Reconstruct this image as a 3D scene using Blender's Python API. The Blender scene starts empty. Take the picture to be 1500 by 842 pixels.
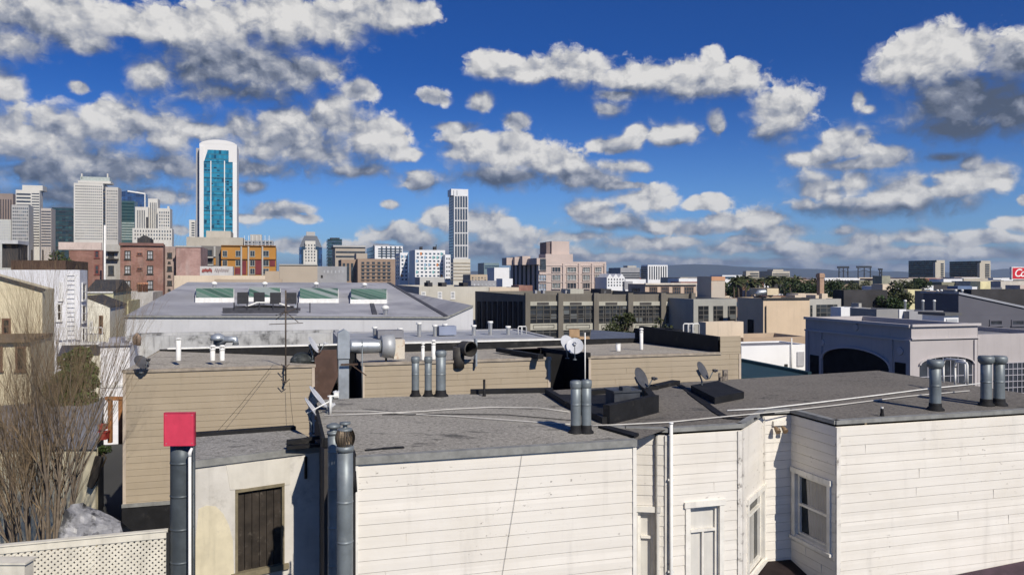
import bpy, math, random
from mathutils import Vector, Matrix
random.seed(7)
SC = bpy.context.scene
COL = SC.collection
F = 1150.0      # focal length of the photograph in its own pixels (1500 wide)
HZ = 405.0      # row of the horizon
H = 9.0         # eye height above the street
A = math.radians(16.1)   # the street grid is turned this much from the view
SUN_AZ = math.radians(31.0)   # sun stands behind the camera, this far to the right
SUN_EL = math.radians(37.5)

def dirs(a):
    return Vector((math.cos(a), math.sin(a), 0)), Vector((-math.sin(a), math.cos(a), 0))
U, V = dirs(A)
ZUP = Vector((0, 0, 1))

def P(px, py, Y):
    return Vector(((px-750)/F*Y, Y, H-(py-HZ)/F*Y))
def PZ(px, py, z):
    return P(px, py, (H-z)*F/(py-HZ))
def UV(u, v, z=0.0):
    w = U*u+V*v
    return Vector((w.x, w.y, z))
def RP(px, py, p0, n):          # sight line through a picture point met with a plane
    d = Vector(((px-750)/F, 1, -(py-HZ)/F)); o = Vector((0, 0, H))
    return o+d*((p0-o).dot(n)/d.dot(n))

# ------------------------------------------------------------------ materials
def nt(m):
    m.use_nodes = True
    t = m.node_tree
    return t, t.nodes, t.links
def math_n(t, op, a, b=None, c=None, clamp=False):
    n = t.nodes.new('ShaderNodeMath'); n.operation = op; n.use_clamp = clamp
    for i, x in enumerate((a, b, c)):
        if x is None: continue
        if isinstance(x, (int, float)): n.inputs[i].default_value = x
        else: t.links.new(x, n.inputs[i])
    return n.outputs[0]
def noise_n(t, vec, scale, detail=5, rough=.55, dist=0.0):
    n = t.nodes.new('ShaderNodeTexNoise')
    n.inputs['Scale'].default_value = scale; n.inputs['Detail'].default_value = detail
    n.inputs['Roughness'].default_value = rough; n.inputs['Distortion'].default_value = dist
    t.links.new(vec, n.inputs['Vector'])
    return n.outputs['Fac']
def ramp(t, x, a, b, va=0.0, vb=1.0, smooth=True):
    n = t.nodes.new('ShaderNodeMapRange'); n.interpolation_type = 'SMOOTHSTEP' if smooth else 'LINEAR'
    t.links.new(x, n.inputs[0])
    for i, q in enumerate((a, b, va, vb)): n.inputs[i+1].default_value = q
    return n.outputs[0]
def mixc(t, fac, a, b, mode='MIX'):
    n = t.nodes.new('ShaderNodeMix'); n.data_type = 'RGBA'; n.blend_type = mode
    for i, x in ((0, fac), (6, a), (7, b)):
        if isinstance(x, (int, float)): n.inputs[i].default_value = x
        elif isinstance(x, tuple): n.inputs[i].default_value = (*x[:3], 1)
        else: t.links.new(x, n.inputs[i])
    return n.outputs[2]
def mapv(t, vec, scale):
    n = t.nodes.new('ShaderNodeVectorMath'); n.operation = 'MULTIPLY'
    t.links.new(vec, n.inputs[0]); n.inputs[1].default_value = scale
    return n.outputs[0]
def coords(t, world=False):
    if world: return t.nodes.new('ShaderNodeNewGeometry').outputs['Position']
    return t.nodes.new('ShaderNodeTexCoord').outputs['Object']
def bump_n(t, h, strength, dist):
    n = t.nodes.new('ShaderNodeBump'); n.inputs['Strength'].default_value = strength; n.inputs['Distance'].default_value = dist
    t.links.new(h, n.inputs['Height'])
    return n.outputs[0]

MATS = {}
def mat(name, col, rough=.8, var=.14, vs=.6, metal=0.0, spec=.3, bump=0.0, bs=30, bd=.01, streak=0.0, stain=None, stain_amt=.5, stain_scale=.8, stain_lo=.55):
    """painted or mineral surface: broad mottling, rain streaks, stains, fine grain"""
    if name in MATS: return MATS[name]
    m = bpy.data.materials.new(name); t, ns, ls = nt(m); b = ns['Principled BSDF']
    co = coords(t, True)
    c = mixc(t, ramp(t, noise_n(t, co, vs, 7, .62), .3, .7), tuple(x*(1-var) for x in col), tuple(min(1, x*(1+var)) for x in col))
    if streak:
        s = noise_n(t, mapv(t, co, (5, 5, .35)), 1.0, 6, .6)
        c = mixc(t, ramp(t, s, .5, .78, 0, streak), c, tuple(x*.42 for x in col))
    if stain:
        s = noise_n(t, co, stain_scale, 8, .68)
        c = mixc(t, ramp(t, s, stain_lo, stain_lo+.16, 0, stain_amt), c, stain)
    ls.new(c, b.inputs['Base Color'])
    b.inputs['Roughness'].default_value = rough; b.inputs['Metallic'].default_value = metal
    b.inputs['Specular IOR Level'].default_value = spec
    if bump:
        ls.new(bump_n(t, noise_n(t, co, bs, 5, .6), bump, bd), b.inputs['Normal'])
    MATS[name] = m
    return m

def siding_mat(name, col, pitch, chips=.5, grime=.35, zoff=0.0, chipcol=(.16, .14, .12)):
    m = bpy.data.materials.new(name); t, ns, ls = nt(m); b = ns['Principled BSDF']
    co = coords(t, True)
    sx = ns.new('ShaderNodeSeparateXYZ'); ls.new(co, sx.inputs[0])
    row = math_n(t, 'FLOOR', math_n(t, 'DIVIDE', math_n(t, 'ADD', sx.outputs[2], zoff), pitch))
    wn = ns.new('ShaderNodeTexWhiteNoise'); wn.noise_dimensions = '1D'; ls.new(row, wn.inputs['W'])
    c = mixc(t, wn.outputs[0], tuple(x*.93 for x in col), tuple(min(1, x*1.03) for x in col))
    c = mixc(t, ramp(t, noise_n(t, co, .9, 8, .65), .35, .7, 0, .55), c, tuple(x*y for x, y in zip(col, (.86, .84, .8))))
    g = noise_n(t, mapv(t, co, (3.5, 3.5, .5)), 1.0, 7, .65)
    c = mixc(t, ramp(t, g, .52, .8, 0, grime), c, tuple(x*.5 for x in col))
    hg = noise_n(t, mapv(t, co, (.7, .7, 22)), 1.0, 6, .6)      # wood grain along the boards
    c = mixc(t, ramp(t, hg, .45, .75, 0, .16), c, tuple(x*.6 for x in col))
    # flaked paint: sparse, in patches
    pat = ramp(t, noise_n(t, co, .55, 3, .5), .45, .68)
    ch = noise_n(t, mapv(t, co, (7, 7, 13)), 1.0, 9, .66)
    chip = math_n(t, 'MULTIPLY', ramp(t, ch, .63, .68), pat)
    c = mixc(t, math_n(t, 'MULTIPLY', chip, chips), c, chipcol)
    ls.new(c, b.inputs['Base Color']); b.inputs['Roughness'].default_value = .62; b.inputs['Specular IOR Level'].default_value = .25
    ls.new(bump_n(t, math_n(t, 'ADD', hg, noise_n(t, co, 14, 5, .6)), .25, .006), b.inputs['Normal'])
    MATS[name] = m
    return m

def gravel_mat(name, col, stain=(.05, .05, .05), amt=.75):
    m = bpy.data.materials.new(name); t, ns, ls = nt(m); b = ns['Principled BSDF']
    co = coords(t, True)
    c = mixc(t, ramp(t, noise_n(t, co, .35, 7, .6), .3, .7), tuple(x*.82 for x in col), tuple(x*1.14 for x in col))
    f = noise_n(t, co, 13, 5, .8)
    c = mixc(t, ramp(t, f, .42, .64, 0, .65), c, tuple(min(1, x*1.9) for x in col))
    f2 = noise_n(t, co, 9, 4, .75)
    c = mixc(t, ramp(t, f2, .54, .66, 0, .7), c, tuple(x*.3 for x in col))
    s = noise_n(t, mapv(t, co, (1, 1.9, 1)), .75, 9, .68)
    c = mixc(t, ramp(t, s, .56, .67, 0, amt), c, stain)
    s2 = noise_n(t, mapv(t, co, (.5, 2.6, 1)), .8, 6, .6)
    c = mixc(t, ramp(t, s2, .56, .72, 0, .35), c, tuple(x*1.35 for x in col))
    ls.new(c, b.inputs['Base Color']); b.inputs['Roughness'].default_value = .95; b.inputs['Specular IOR Level'].default_value = .15
    ls.new(bump_n(t, f, .5, .02), b.inputs['Normal'])
    MATS[name] = m
    return m

def glass_mat(name, col, rough=.08, metal=0.0, spec=.6):
    if name in MATS: return MATS[name]
    m = bpy.data.materials.new(name); t, ns, ls = nt(m); b = ns['Principled BSDF']
    co = coords(t, True)
    c = mixc(t, ramp(t, noise_n(t, co, .8, 4, .7), .35, .65), tuple(x*.6 for x in col), tuple(min(1, x*1.4) for x in col))
    ls.new(c, b.inputs['Base Color'])
    b.inputs['Roughness'].default_value = rough; b.inputs['Metallic'].default_value = metal; b.inputs['Specular IOR Level'].default_value = spec
    MATS[name] = m
    return m

def cells_mat(name, w, h, cols, line=(.02, .02, .02), lw=.12, lh=.12, rough=.15, metal=0.0, spec=.6, x0=0.0):
    """curtain wall: panes of w x h metres along the object's own x and z, each with its own tint"""
    m = bpy.data.materials.new(name); t, ns, ls = nt(m); b = ns['Principled BSDF']
    sx = ns.new('ShaderNodeSeparateXYZ'); ls.new(coords(t), sx.inputs[0])
    gx = math_n(t, 'DIVIDE', math_n(t, 'ADD', math_n(t, 'ADD', sx.outputs[0], sx.outputs[1]), x0), w); gz = math_n(t, 'DIVIDE', sx.outputs[2], h)
    cb = ns.new('ShaderNodeCombineXYZ'); ls.new(math_n(t, 'FLOOR', gx), cb.inputs[0]); ls.new(math_n(t, 'FLOOR', gz), cb.inputs[1])
    wn = ns.new('ShaderNodeTexWhiteNoise'); ls.new(cb.outputs[0], wn.inputs[0])
    r = ns.new('ShaderNodeValToRGB'); r.color_ramp.interpolation = 'CONSTANT'
    e = r.color_ramp.elements
    while len(e) < len(cols): e.new(.5)
    tot = sum(c[1] for c in cols); acc = 0
    for i, (c, wt) in enumerate(cols):
        e[i].position = acc/tot; e[i].color = (*c, 1); acc += wt
    ls.new(wn.outputs[0], r.inputs[0])
    fx = math_n(t, 'FRACT', gx); fz = math_n(t, 'FRACT', gz)
    ln = math_n(t, 'MAXIMUM', math_n(t, 'LESS_THAN', fx, lw), math_n(t, 'LESS_THAN', fz, lh))
    c = mixc(t, ln, r.outputs[0], line)
    ls.new(c, b.inputs['Base Color'])
    ls.new(math_n(t, 'ADD', math_n(t, 'MULTIPLY', ln, .4), rough), b.inputs['Roughness'])
    b.inputs['Metallic'].default_value = metal; b.inputs['Specular IOR Level'].default_value = spec
    MATS[name] = m
    return m

def brick_mat(name, a, b_, mortar):
    m = bpy.data.materials.new(name); t, ns, ls = nt(m); b = ns['Principled BSDF']
    co = coords(t)
    sx = ns.new('ShaderNodeSeparateXYZ'); ls.new(co, sx.inputs[0])
    cb = ns.new('ShaderNodeCombineXYZ'); ls.new(math_n(t, 'ADD', sx.outputs[0], sx.outputs[1]), cb.inputs[0]); ls.new(sx.outputs[2], cb.inputs[1])
    br = ns.new('ShaderNodeTexBrick'); ls.new(cb.outputs[0], br.inputs['Vector'])
    br.inputs['Color1'].default_value = (*a, 1); br.inputs['Color2'].default_value = (*b_, 1); br.inputs['Mortar'].default_value = (*mortar, 1)
    br.inputs['Scale'].default_value = 1.0; br.inputs['Brick Width'].default_value = .45; br.inputs['Row Height'].default_value = .16; br.inputs['Mortar Size'].default_value = .015
    g = noise_n(t, coords(t, True), .4, 8, .7)
    c = mixc(t, ramp(t, g, .42, .62, 0, .65), br.outputs[0], tuple(x*.55 for x in a))
    g2 = noise_n(t, mapv(t, coords(t, True), (.6, .6, .15)), 1.0, 6, .6)
    c = mixc(t, ramp(t, g2, .52, .7, 0, .5), c, mortar)
    ls.new(c, b.inputs['Base Color']); b.inputs['Roughness'].default_value = .9
    MATS[name] = m
    return m

def leaf_mat(name, a, b_):
    m = bpy.data.materials.new(name); t, ns, ls = nt(m); b = ns['Principled BSDF']
    g = noise_n(t, coords(t, True), 1.3, 4, .6)
    wn = ns.new('ShaderNodeTexWhiteNoise'); ls.new(mapv(t, coords(t, True), (9, 9, 9)), wn.inputs[0])
    c = mixc(t, ramp(t, math_n(t, 'ADD', math_n(t, 'MULTIPLY', g, .8), math_n(t, 'MULTIPLY', noise_n(t, coords(t, True), 12, 2), .3)), .35, .75), a, b_)
    ls.new(c, b.inputs['Base Color']); b.inputs['Roughness'].default_value = .6; b.inputs['Specular IOR Level'].default_value = .3
    MATS[name] = m
    return m

# ------------------------------------------------------------------ meshes
ORG = {}      # world origin (location, z rotation) of what has been made, for parenting
class MB:
    def __init__(s): s.v = []; s.f = []; s.sm = []
    def poly(s, pts, smooth=False):
        i = len(s.v); s.v += [Vector(p) for p in pts]; s.f.append(list(range(i, i+len(pts)))); s.sm.append(smooth)
    def box(s, o, a, b, c):
        """a solid from corner o and three edge vectors"""
        o, a, b, c = Vector(o), Vector(a), Vector(b), Vector(c)
        if a.cross(b).dot(c) < 0: a, b = b, a
        i = len(s.v); s.v += [o, o+a, o+a+b, o+b, o+c, o+a+c, o+a+b+c, o+b+c]
        for q in ((3, 2, 1, 0), (4, 5, 6, 7), (0, 1, 5, 4), (1, 2, 6, 5), (2, 3, 7, 6), (3, 0, 4, 7)):
            s.f.append([i+k for k in q]); s.sm.append(False)
    def bar(s, p, q, w, up=ZUP, h=None):
        """square bar from p to q"""
        p, q = Vector(p), Vector(q); d = (q-p)
        x = d.cross(up)
        if x.length < 1e-6: x = d.cross(Vector((1, 0, 0)))
        x.normalize(); y = x.cross(d).normalized(); h = h or w
        s.box(p-x*w/2-y*h/2, x*w, y*h, d)
    def prism(s, pts, ext, cap=True):
        n = len(pts); i = len(s.v); ext = Vector(ext)
        s.v += [Vector(p) for p in pts]+[Vector(p)+ext for p in pts]
        for k in range(n):
            s.f.append([i+k, i+(k+1) % n, i+n+(k+1) % n, i+n+k]); s.sm.append(False)
        if cap:
            s.f.append([i+n+k for k in range(n)]); s.sm.append(False)
            s.f.append([i+n-1-k for k in range(n)]); s.sm.append(False)
    def tube(s, pts, r, n=8, cap=True, smooth=True):
        """round tube along a path; r is one radius or one per point"""
        pts = [Vector(p) for p in pts]; rs = r if isinstance(r, (list, tuple)) else [r]*len(pts)
        i = len(s.v); x = None
        for k, p in enumerate(pts):
            d = (pts[min(k+1, len(pts)-1)]-pts[max(k-1, 0)]).normalized()
            if x is None:
                x = d.cross(ZUP)
                if x.length < 1e-4: x = Vector((1, 0, 0))
            x = (x-d*x.dot(d)).normalized(); y = d.cross(x)
            for j in range(n):
                a = 2*math.pi*j/n
                s.v.append(p+(x*math.cos(a)+y*math.sin(a))*rs[k])
        for k in range(len(pts)-1):
            for j in range(n):
                s.f.append([i+k*n+j, i+k*n+(j+1) % n, i+(k+1)*n+(j+1) % n, i+(k+1)*n+j]); s.sm.append(smooth)
        if cap:
            s.f.append([i+j for j in range(n)][::-1]); s.sm.append(False)
            e = i+(len(pts)-1)*n; s.f.append([e+j for j in range(n)]); s.sm.append(False)
    def lathe(s, base, prof, n=16, smooth=True):
        s.tube([Vector(base)+Vector((0, 0, z)) for r, z in prof], [max(r, .001) for r, z in prof], n, True, smooth)
    def build(s, name, m, parent=None, loc=None, rot=0.0):
        if loc is None:
            if parent is not None: loc, rot = ORG[parent.name]
            else:
                lo = [min(v[k] for v in s.v) for k in range(3)]; hi = [max(v[k] for v in s.v) for k in range(3)]
                loc = Vector(((lo[0]+hi[0])/2, (lo[1]+hi[1])/2, lo[2]))
        loc = Vector(loc); R = Matrix.Rotation(-rot, 3, 'Z')
        me = bpy.data.meshes.new(name)
        me.from_pydata([tuple(R@(v-loc)) for v in s.v], [], s.f)
        me.polygons.foreach_set('use_smooth', s.sm)
        me.materials.append(m)
        o = bpy.data.objects.new(name, me); COL.objects.link(o)
        ORG[o.name] = (loc, rot)
        if parent is not None:
            o.parent = parent; pl, pr = ORG[parent.name]
            o.location = Matrix.Rotation(-pr, 3, 'Z')@(loc-pl); o.rotation_euler = (0, 0, rot-pr)
        else:
            o.location = loc; o.rotation_euler = (0, 0, rot)
        return o

def tag(o, label, cat, group=None):
    o['label'] = label; o['category'] = cat; o['kind'] = 'thing'
    if group: o['group'] = group
    return o
def thing(name, label, cat, loc, rot=0.0, group=None):
    o = bpy.data.objects.new(name, None); COL.objects.link(o); o.empty_display_size = .3
    o.location = loc; o.rotation_euler = (0, 0, rot); ORG[o.name] = (Vector(loc), rot)
    return tag(o, label, cat, group)
def struct(o):
    o['kind'] = 'structure'; return o

# a flat face of a building: positions given along it (s), up (z) and out of it (d)
class Fac:
    def __init__(s, O, u, n): s.O = Vector((O.x, O.y, 0)); s.u = u; s.n = n
    def s_at(s, px):
        k = (px-750)/F
        return (k*s.O.y-s.O.x)/(s.u.x-k*s.u.y)
    def at(s, px, py):
        t = s.s_at(px); Y = s.O.y+s.u.y*t
        return t, H-(py-HZ)/F*Y
    def pt(s, t, z, d=0.0):
        p = s.O+s.u*t+s.n*d
        return Vector((p.x, p.y, z))
    def rect(s, x0, y0, x1, y1):
        a, za = s.at(x0, y0); b, zb = s.at(x1, y1)
        m = (x0+x1)/2
        return a, b, s.at(m, y1)[1], s.at(m, y0)[1]      # s0, s1, z0, z1
    def fbox(s, mb, s0, s1, z0, z1, d0, d1):
        mb.box(s.pt(s0, z0, d0), s.u*(s1-s0), ZUP*(z1-z0), s.n*(d1-d0))

class Bld:
    """box building given by picture columns of its front face, its top row and its distance"""
    def __init__(s, name, label, xm, xr, ytop, Y, wall, xs=None, depth=None, roof=None, cat='building', group=None, rot=A, parapet=.5, par_t=.3, z0=0.0, parent=None, wallname='wall', gap=0):
        s.u, s.v = dirs(rot); s.rot = rot
        FL = P(xm, HZ, Y); FL.z = 0
        f = Fac(FL, s.u, -s.v); w = f.s_at(xr)
        FR = FL+s.u*w
        VP = 750-F*math.tan(rot)
        if xs is not None:
            base = FL if xm > VP else FR
            side = Fac(base, s.v, s.u)
            depth = side.s_at(xs)
        depth = depth or w
        s.w, s.d = w, depth
        s.FL, s.FR, s.BL, s.BR = FL, FR, FL+s.v*depth, FR+s.v*depth
        s.ztop = H-(ytop-HZ)/F*Y
        s.front = f; s.left = Fac(s.BL, -s.v, -s.u); s.right = Fac(FR, s.v, s.u)
        c = (s.FL+s.BR)/2
        if parent is None:
            s.root = thing(name, label, cat, Vector((c.x, c.y, z0)), rot, group)
        else: s.root = parent
        mb = MB(); zt = s.ztop; pr = min(parapet, (zt-z0)*.3)
        o = [s.FL, s.FR, s.BR, s.BL]
        t = min(par_t, w*.2, depth*.2)
        i = [s.FL+(s.u+s.v)*t, s.FR+(s.v-s.u)*t, s.BR-(s.u+s.v)*t, s.BL+(s.u-s.v)*t]
        Z = lambda p, z: Vector((p.x, p.y, z))
        for k in range(4):
            a, b, ia, ib = o[k], o[(k+1) % 4], i[k], i[(k+1) % 4]
            mb.poly([Z(a, z0), Z(b, z0), Z(b, zt), Z(a, zt)])
            mb.poly([Z(a, zt), Z(b, zt), Z(ib, zt), Z(ia, zt)])
            mb.poly([Z(ib, zt-pr), Z(ia, zt-pr), Z(ia, zt), Z(ib, zt)])
        s.wall = mb.build(wallname, wall, s.root)
        mb = MB(); mb.poly([Z(p, zt-pr) for p in i])
        s.roofo = mb.build('roof', roof or mat('city_roof', (.26, .255, .25), .95), s.root)
    def box(s, name, m, x0, y0, x1, y1, d0, d1, fac=None, parent=None):
        fac = fac or s.front
        a, b, z0, z1 = fac.rect(x0, y0, x1, y1)
        mb = MB(); fac.fbox(mb, a, b, z0, z1, d0, d1)
        return mb.build(name, m, parent or s.root)
    def bands(s, m, x0, y0, x1, y1, n, frac=.5, fac=None, name='window_band', d=.12, vertical=False):
        """window bands, one part per storey (or one strip per bay)"""
        fac = fac or s.front; a, b, z0, z1 = fac.rect(x0, y0, x1, y1)
        for k in range(n):
            mb = MB()
            if vertical:
                st = (b-a)/n; fac.fbox(mb, a+st*(k+.5-frac/2), a+st*(k+.5+frac/2), z0, z1, -.05, d)
            else:
                st = (z1-z0)/n; fac.fbox(mb, a, b, z0+st*(k+.5-frac/2), z0+st*(k+.5+frac/2), -.05, d)
            mb.build(name, m, s.root)
    def grid(s, m, x0, y0, x1, y1, nc, nr, fw=.55, fh=.55, fac=None, name='window', d=.08, skip=0.0, frame=None, mats=None):
        """punched windows, each a part; sharing one mesh"""
        fac = fac or s.front; a, b, z0, z1 = fac.rect(x0, y0, x1, y1)
        sw, sh = (b-a)/nc, (z1-z0)/nr
        proto = None; rest = None; n = 0
        for r in range(nr):
            for c in range(nc):
                if skip and random.random() < skip: continue
                s0 = a+sw*(c+.5-fw/2); zz = z0+sh*(r+.5-fh/2)
                n += 1
                if n > 100:
                    rest = rest or MB(); fac.fbox(rest, s0, s0+sw*fw, zz, zz+sh*fh, -.05, d); continue
                mm = random.choice(mats) if mats else (random.choice(WMIX) if m.name == 'city_window' else m)
                mb = MB(); fac.fbox(mb, s0, s0+sw*fw, zz, zz+sh*fh, -.05, d)
                mb.build(name, mm, s.root)
        if rest:
            o = rest.build(name, m, s.root); o['kind'] = 'stuff'
    def window(s, x0, y0, x1, y1, fm, gm, bars=(1, 2), fac=None, fw=.09, d=.07):
        fac = fac or s.front
        return window_on(s.root, fac, *fac.rect(x0, y0, x1, y1), fm, gm, bars, fw, d)

def window_on(root, fac, a, b, z0, z1, fm, gm, bars=(1, 2), fw=.09, d=.07, name='window', sill=True):
    mb = MB()
    fac.fbox(mb, a, a+fw, z0, z1, -.02, d); fac.fbox(mb, b-fw, b, z0, z1, -.02, d)
    fac.fbox(mb, a+fw, b-fw, z1-fw, z1, -.02, d); fac.fbox(mb, a+fw, b-fw, z0, z0+fw, -.02, d)
    for k in range(1, bars[0]):
        q = a+(b-a)*k/bars[0]; fac.fbox(mb, q-fw*.3, q+fw*.3, z0+fw, z1-fw, -.02, d*.8)
    for k in range(1, bars[1]):
        q = z0+(z1-z0)*k/bars[1]; fac.fbox(mb, a+fw, b-fw, q-fw*.3, q+fw*.3, -.02, d*.7)
    if sill: fac.fbox(mb, a-fw*.6, b+fw*.6, z0-fw*.7, z0, -.02, d*1.7)
    w = mb.build(name, fm, root)
    mb = MB(); fac.fbox(mb, a+fw*.5, b-fw*.5, z0+fw*.5, z1-fw*.5, -.05, .02)
    mb.build('pane', gm, w)
    return w

def siding(mb, fac, s0, s1, z0, z1, pitch, lip=.010, groove=.009, holes=(), jit=.002, joints=.16):
    """horizontal boards, each with a leaning face, a lip and a groove below; holes are (s0,s1,z0,z1)"""
    zt = z1
    while zt > z0+1e-4:
        zb = max(zt-pitch, z0)
        off = random.uniform(-jit, jit)
        cuts = sorted({zb, zt-groove, zt}|{z for h in holes for z in h[2:4] if zb < z < zt})
        dep = lambda z: off+lip*(zt-z)/pitch
        for ca, cb in zip(cuts, cuts[1:]):
            mid = (ca+cb)/2; segs = [(s0, s1)]
            for h in holes:
                if h[2] < mid < h[3]:
                    ns = []
                    for p, q in segs:
                        if h[1] <= p or h[0] >= q: ns.append((p, q)); continue
                        if h[0] > p: ns.append((p, h[0]))
                        if h[1] < q: ns.append((h[1], q))
                    segs = ns
            for p, q in segs:
                if mid > zt-groove:
                    mb.poly([fac.pt(p, ca, -.012), fac.pt(q, ca, -.012), fac.pt(q, cb, -.012), fac.pt(p, cb, -.012)])
                    mb.poly([fac.pt(p, ca, dep(ca)), fac.pt(q, ca, dep(ca)), fac.pt(q, ca, -.012), fac.pt(p, ca, -.012)])
                else:
                    mb.poly([fac.pt(p, ca, dep(ca)), fac.pt(q, ca, dep(ca)), fac.pt(q, cb, dep(cb)), fac.pt(p, cb, dep(cb))])
                    if ca == zb: mb.poly([fac.pt(p, zb, -.012), fac.pt(q, zb, -.012), fac.pt(q, zb, dep(zb)), fac.pt(p, zb, dep(zb))])
        L_ = s1-s0
        for _ in range(int(L_/2.2*joints+random.random()) if L_ > 1.2 else 0):     # butt joints between board ends
            js = random.uniform(s0+.3, s1-.3)
            if any(h[0]-.05 < js < h[1]+.05 and h[2] < zt and h[3] > zb for h in holes): continue
            mb.box(fac.pt(js-.002, zb+.002, 0), fac.u*.004, ZUP*(zt-zb-groove-.002), fac.n*(lip+.004))
        zt = zb
# ------------------------------------------------------------------ camera, sun, sky
cam = bpy.data.cameras.new('camera'); cam.sensor_width = 36; cam.lens = 36*F/1500; cam.shift_y = -16/1500
cam.clip_start = .1; cam.clip_end = 40000
camo = bpy.data.objects.new('camera', cam); COL.objects.link(camo); camo.location = (0, 0, H); camo.rotation_euler = (math.pi/2, 0, 0)
SC.camera = camo
TO_SUN = Vector((math.sin(SUN_AZ)*math.cos(SUN_EL), -math.cos(SUN_AZ)*math.cos(SUN_EL), math.sin(SUN_EL)))
sl = bpy.data.lights.new('sun', 'SUN'); sl.energy = 4.8; sl.angle = math.radians(.53); sl.color = (1, .93, .82)
so = bpy.data.objects.new('sun', sl); COL.objects.link(so); so.location = (20, -30, 40)
so.rotation_euler = TO_SUN.to_track_quat('Z', 'Y').to_euler()

CLOUDS = [  # column, row, half width, half height of each puff, in the photograph's pixels; they become directions in the sky
 # top left bank
 (120,245,190,62),(440,208,130,46),(330,92,118,62),(50,25,120,48),(0,10,80,60),(175,35,70,24),(225,45,50,22),(20,60,70,26),(120,60,60,20),
 (300,70,85,50),(265,45,70,34),(345,40,50,36),(420,35,80,48),(495,40,55,36),(370,95,110,40),(285,105,75,38),(225,108,38,30),(430,105,60,32),(330,135,90,20),(560,22,60,28),(612,20,34,20),(478,100,30,20),(385,15,30,26),
 (527,133,28,15),(0,125,36,26),(114,128,22,12),
 # left bank
 (10,205,75,52),(85,200,60,44),(170,190,75,46),(245,200,60,42),(120,235,130,30),(40,250,120,34),(230,240,110,26),(300,192,60,28),
 (350,185,40,28),(420,180,60,36),(490,175,62,36),(545,205,60,34),(450,220,120,34),(385,215,60,34),(590,226,34,12),(525,250,60,12),(360,245,90,16),
 (90,285,140,24),(220,285,80,18),(370,272,26,13),(262,335,20,9),(120,310,120,16),
 (400,308,62,17),(362,318,30,11),(446,320,26,8),
 (633,142,28,12),(703,146,24,14),(667,186,32,9),(755,178,22,14),
 # the big one in the middle
 (690,222,60,30),(748,222,66,36),(800,240,60,30),(850,256,72,24),(740,258,110,22),(898,245,40,13),(930,246,24,9),(612,264,34,20),(572,300,13,7),(905,272,60,8),
 # top right chain
 (728,98,44,20),(840,103,62,26),(780,106,42,22),(945,114,72,24),(1000,112,60,22),(1062,122,66,28),(1090,104,28,18),(1045,84,16,18),(1010,132,50,18),(892,160,26,14),(905,140,36,10),(1048,178,13,20),
 (1145,170,54,44),(1125,190,34,24),
 (985,198,40,22),(932,200,18,16),(905,215,40,14),(880,212,20,12),
 # the dark one at the right edge
 (1360,90,80,44),(1420,78,50,34),(1320,112,50,34),(1490,85,60,44),(1420,150,110,56),(1490,160,80,52),(1400,190,90,24),(1256,148,12,16),(1270,160,12,8),
 (1240,214,46,30),(1195,232,58,14),(1300,228,50,20),(1250,240,90,12),(1388,230,32,8),
 (1200,275,50,30),(1260,265,50,26),(1320,280,70,32),(1400,270,54,32),(1445,258,36,22),(1422,240,24,18),(1290,300,130,24),(1180,300,40,18),
 # towards the horizon
 (940,290,50,24),(868,308,46,20),(890,325,70,16),(1037,298,32,12),(1122,322,42,20),(1055,328,34,16),(1020,335,40,14),(965,332,44,12),(1140,340,60,12),
 (1270,352,46,16),(1235,338,22,10),(1340,345,60,13),(1430,350,70,14),(1490,328,40,12),(1500,295,12,10),
 (850,348,60,10),(960,358,120,13),(1080,362,110,13),(1200,368,130,13),(1330,374,140,13),(1450,372,100,13),(900,378,140,9),(1040,384,180,8),(1250,390,220,8),(1420,390,160,9),
 (575,342,48,17),(610,352,44,14),(690,328,66,28),(650,320,30,20),(740,348,70,20),(700,366,110,16),(800,372,80,13),(560,364,80,12),(430,358,40,12),(1110,350,60,10),
]
DARKS = [  # soft grey undersides and shaded banks: column, row, half width, half height, depth
 (60,48,140,42,.14),(345,122,150,40,.22),(300,92,90,30,.12),(435,112,60,26,.18),
 (110,248,180,46,.15),(330,264,200,24,.28),(505,247,110,20,.22),(190,212,60,30,.10),(330,215,50,26,.14),(100,300,190,26,.20),(0,285,120,44,.20),(450,205,60,24,.12),
 (400,318,64,9,.30),(770,268,170,16,.46),(700,245,60,14,.08),(850,262,70,12,.12),(612,279,36,10,.32),
 (840,122,60,13,.20),(950,130,84,13,.24),(1062,143,66,13,.22),(730,113,40,10,.16),(1145,202,54,20,.34),
 (1430,172,140,62,.56),(1485,120,80,50,.28),(1390,205,96,24,.16),(1245,240,104,11,.32),
 (1290,314,156,15,.46),(1400,287,60,18,.16),(1180,310,42,11,.26),(985,212,40,8,.2),(910,222,40,8,.2),
 (1150,386,440,24,.22),(880,336,84,9,.32),(1120,337,46,8,.28),(1050,342,64,8,.22),(705,369,110,18,.32),(580,358,52,9,.28),(667,186,34,12,.26),(703,148,26,16,.22),(633,146,30,12,.16),(755,180,24,16,.24),(527,136,30,16,.2),(892,162,28,16,.22),(1048,180,16,22,.3),(1256,150,18,22,.2),(1388,230,34,10,.3),(572,301,14,8,.2),(470,60,110,50,.06),(560,22,60,28,.14),(420,170,120,40,.08),
]
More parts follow.
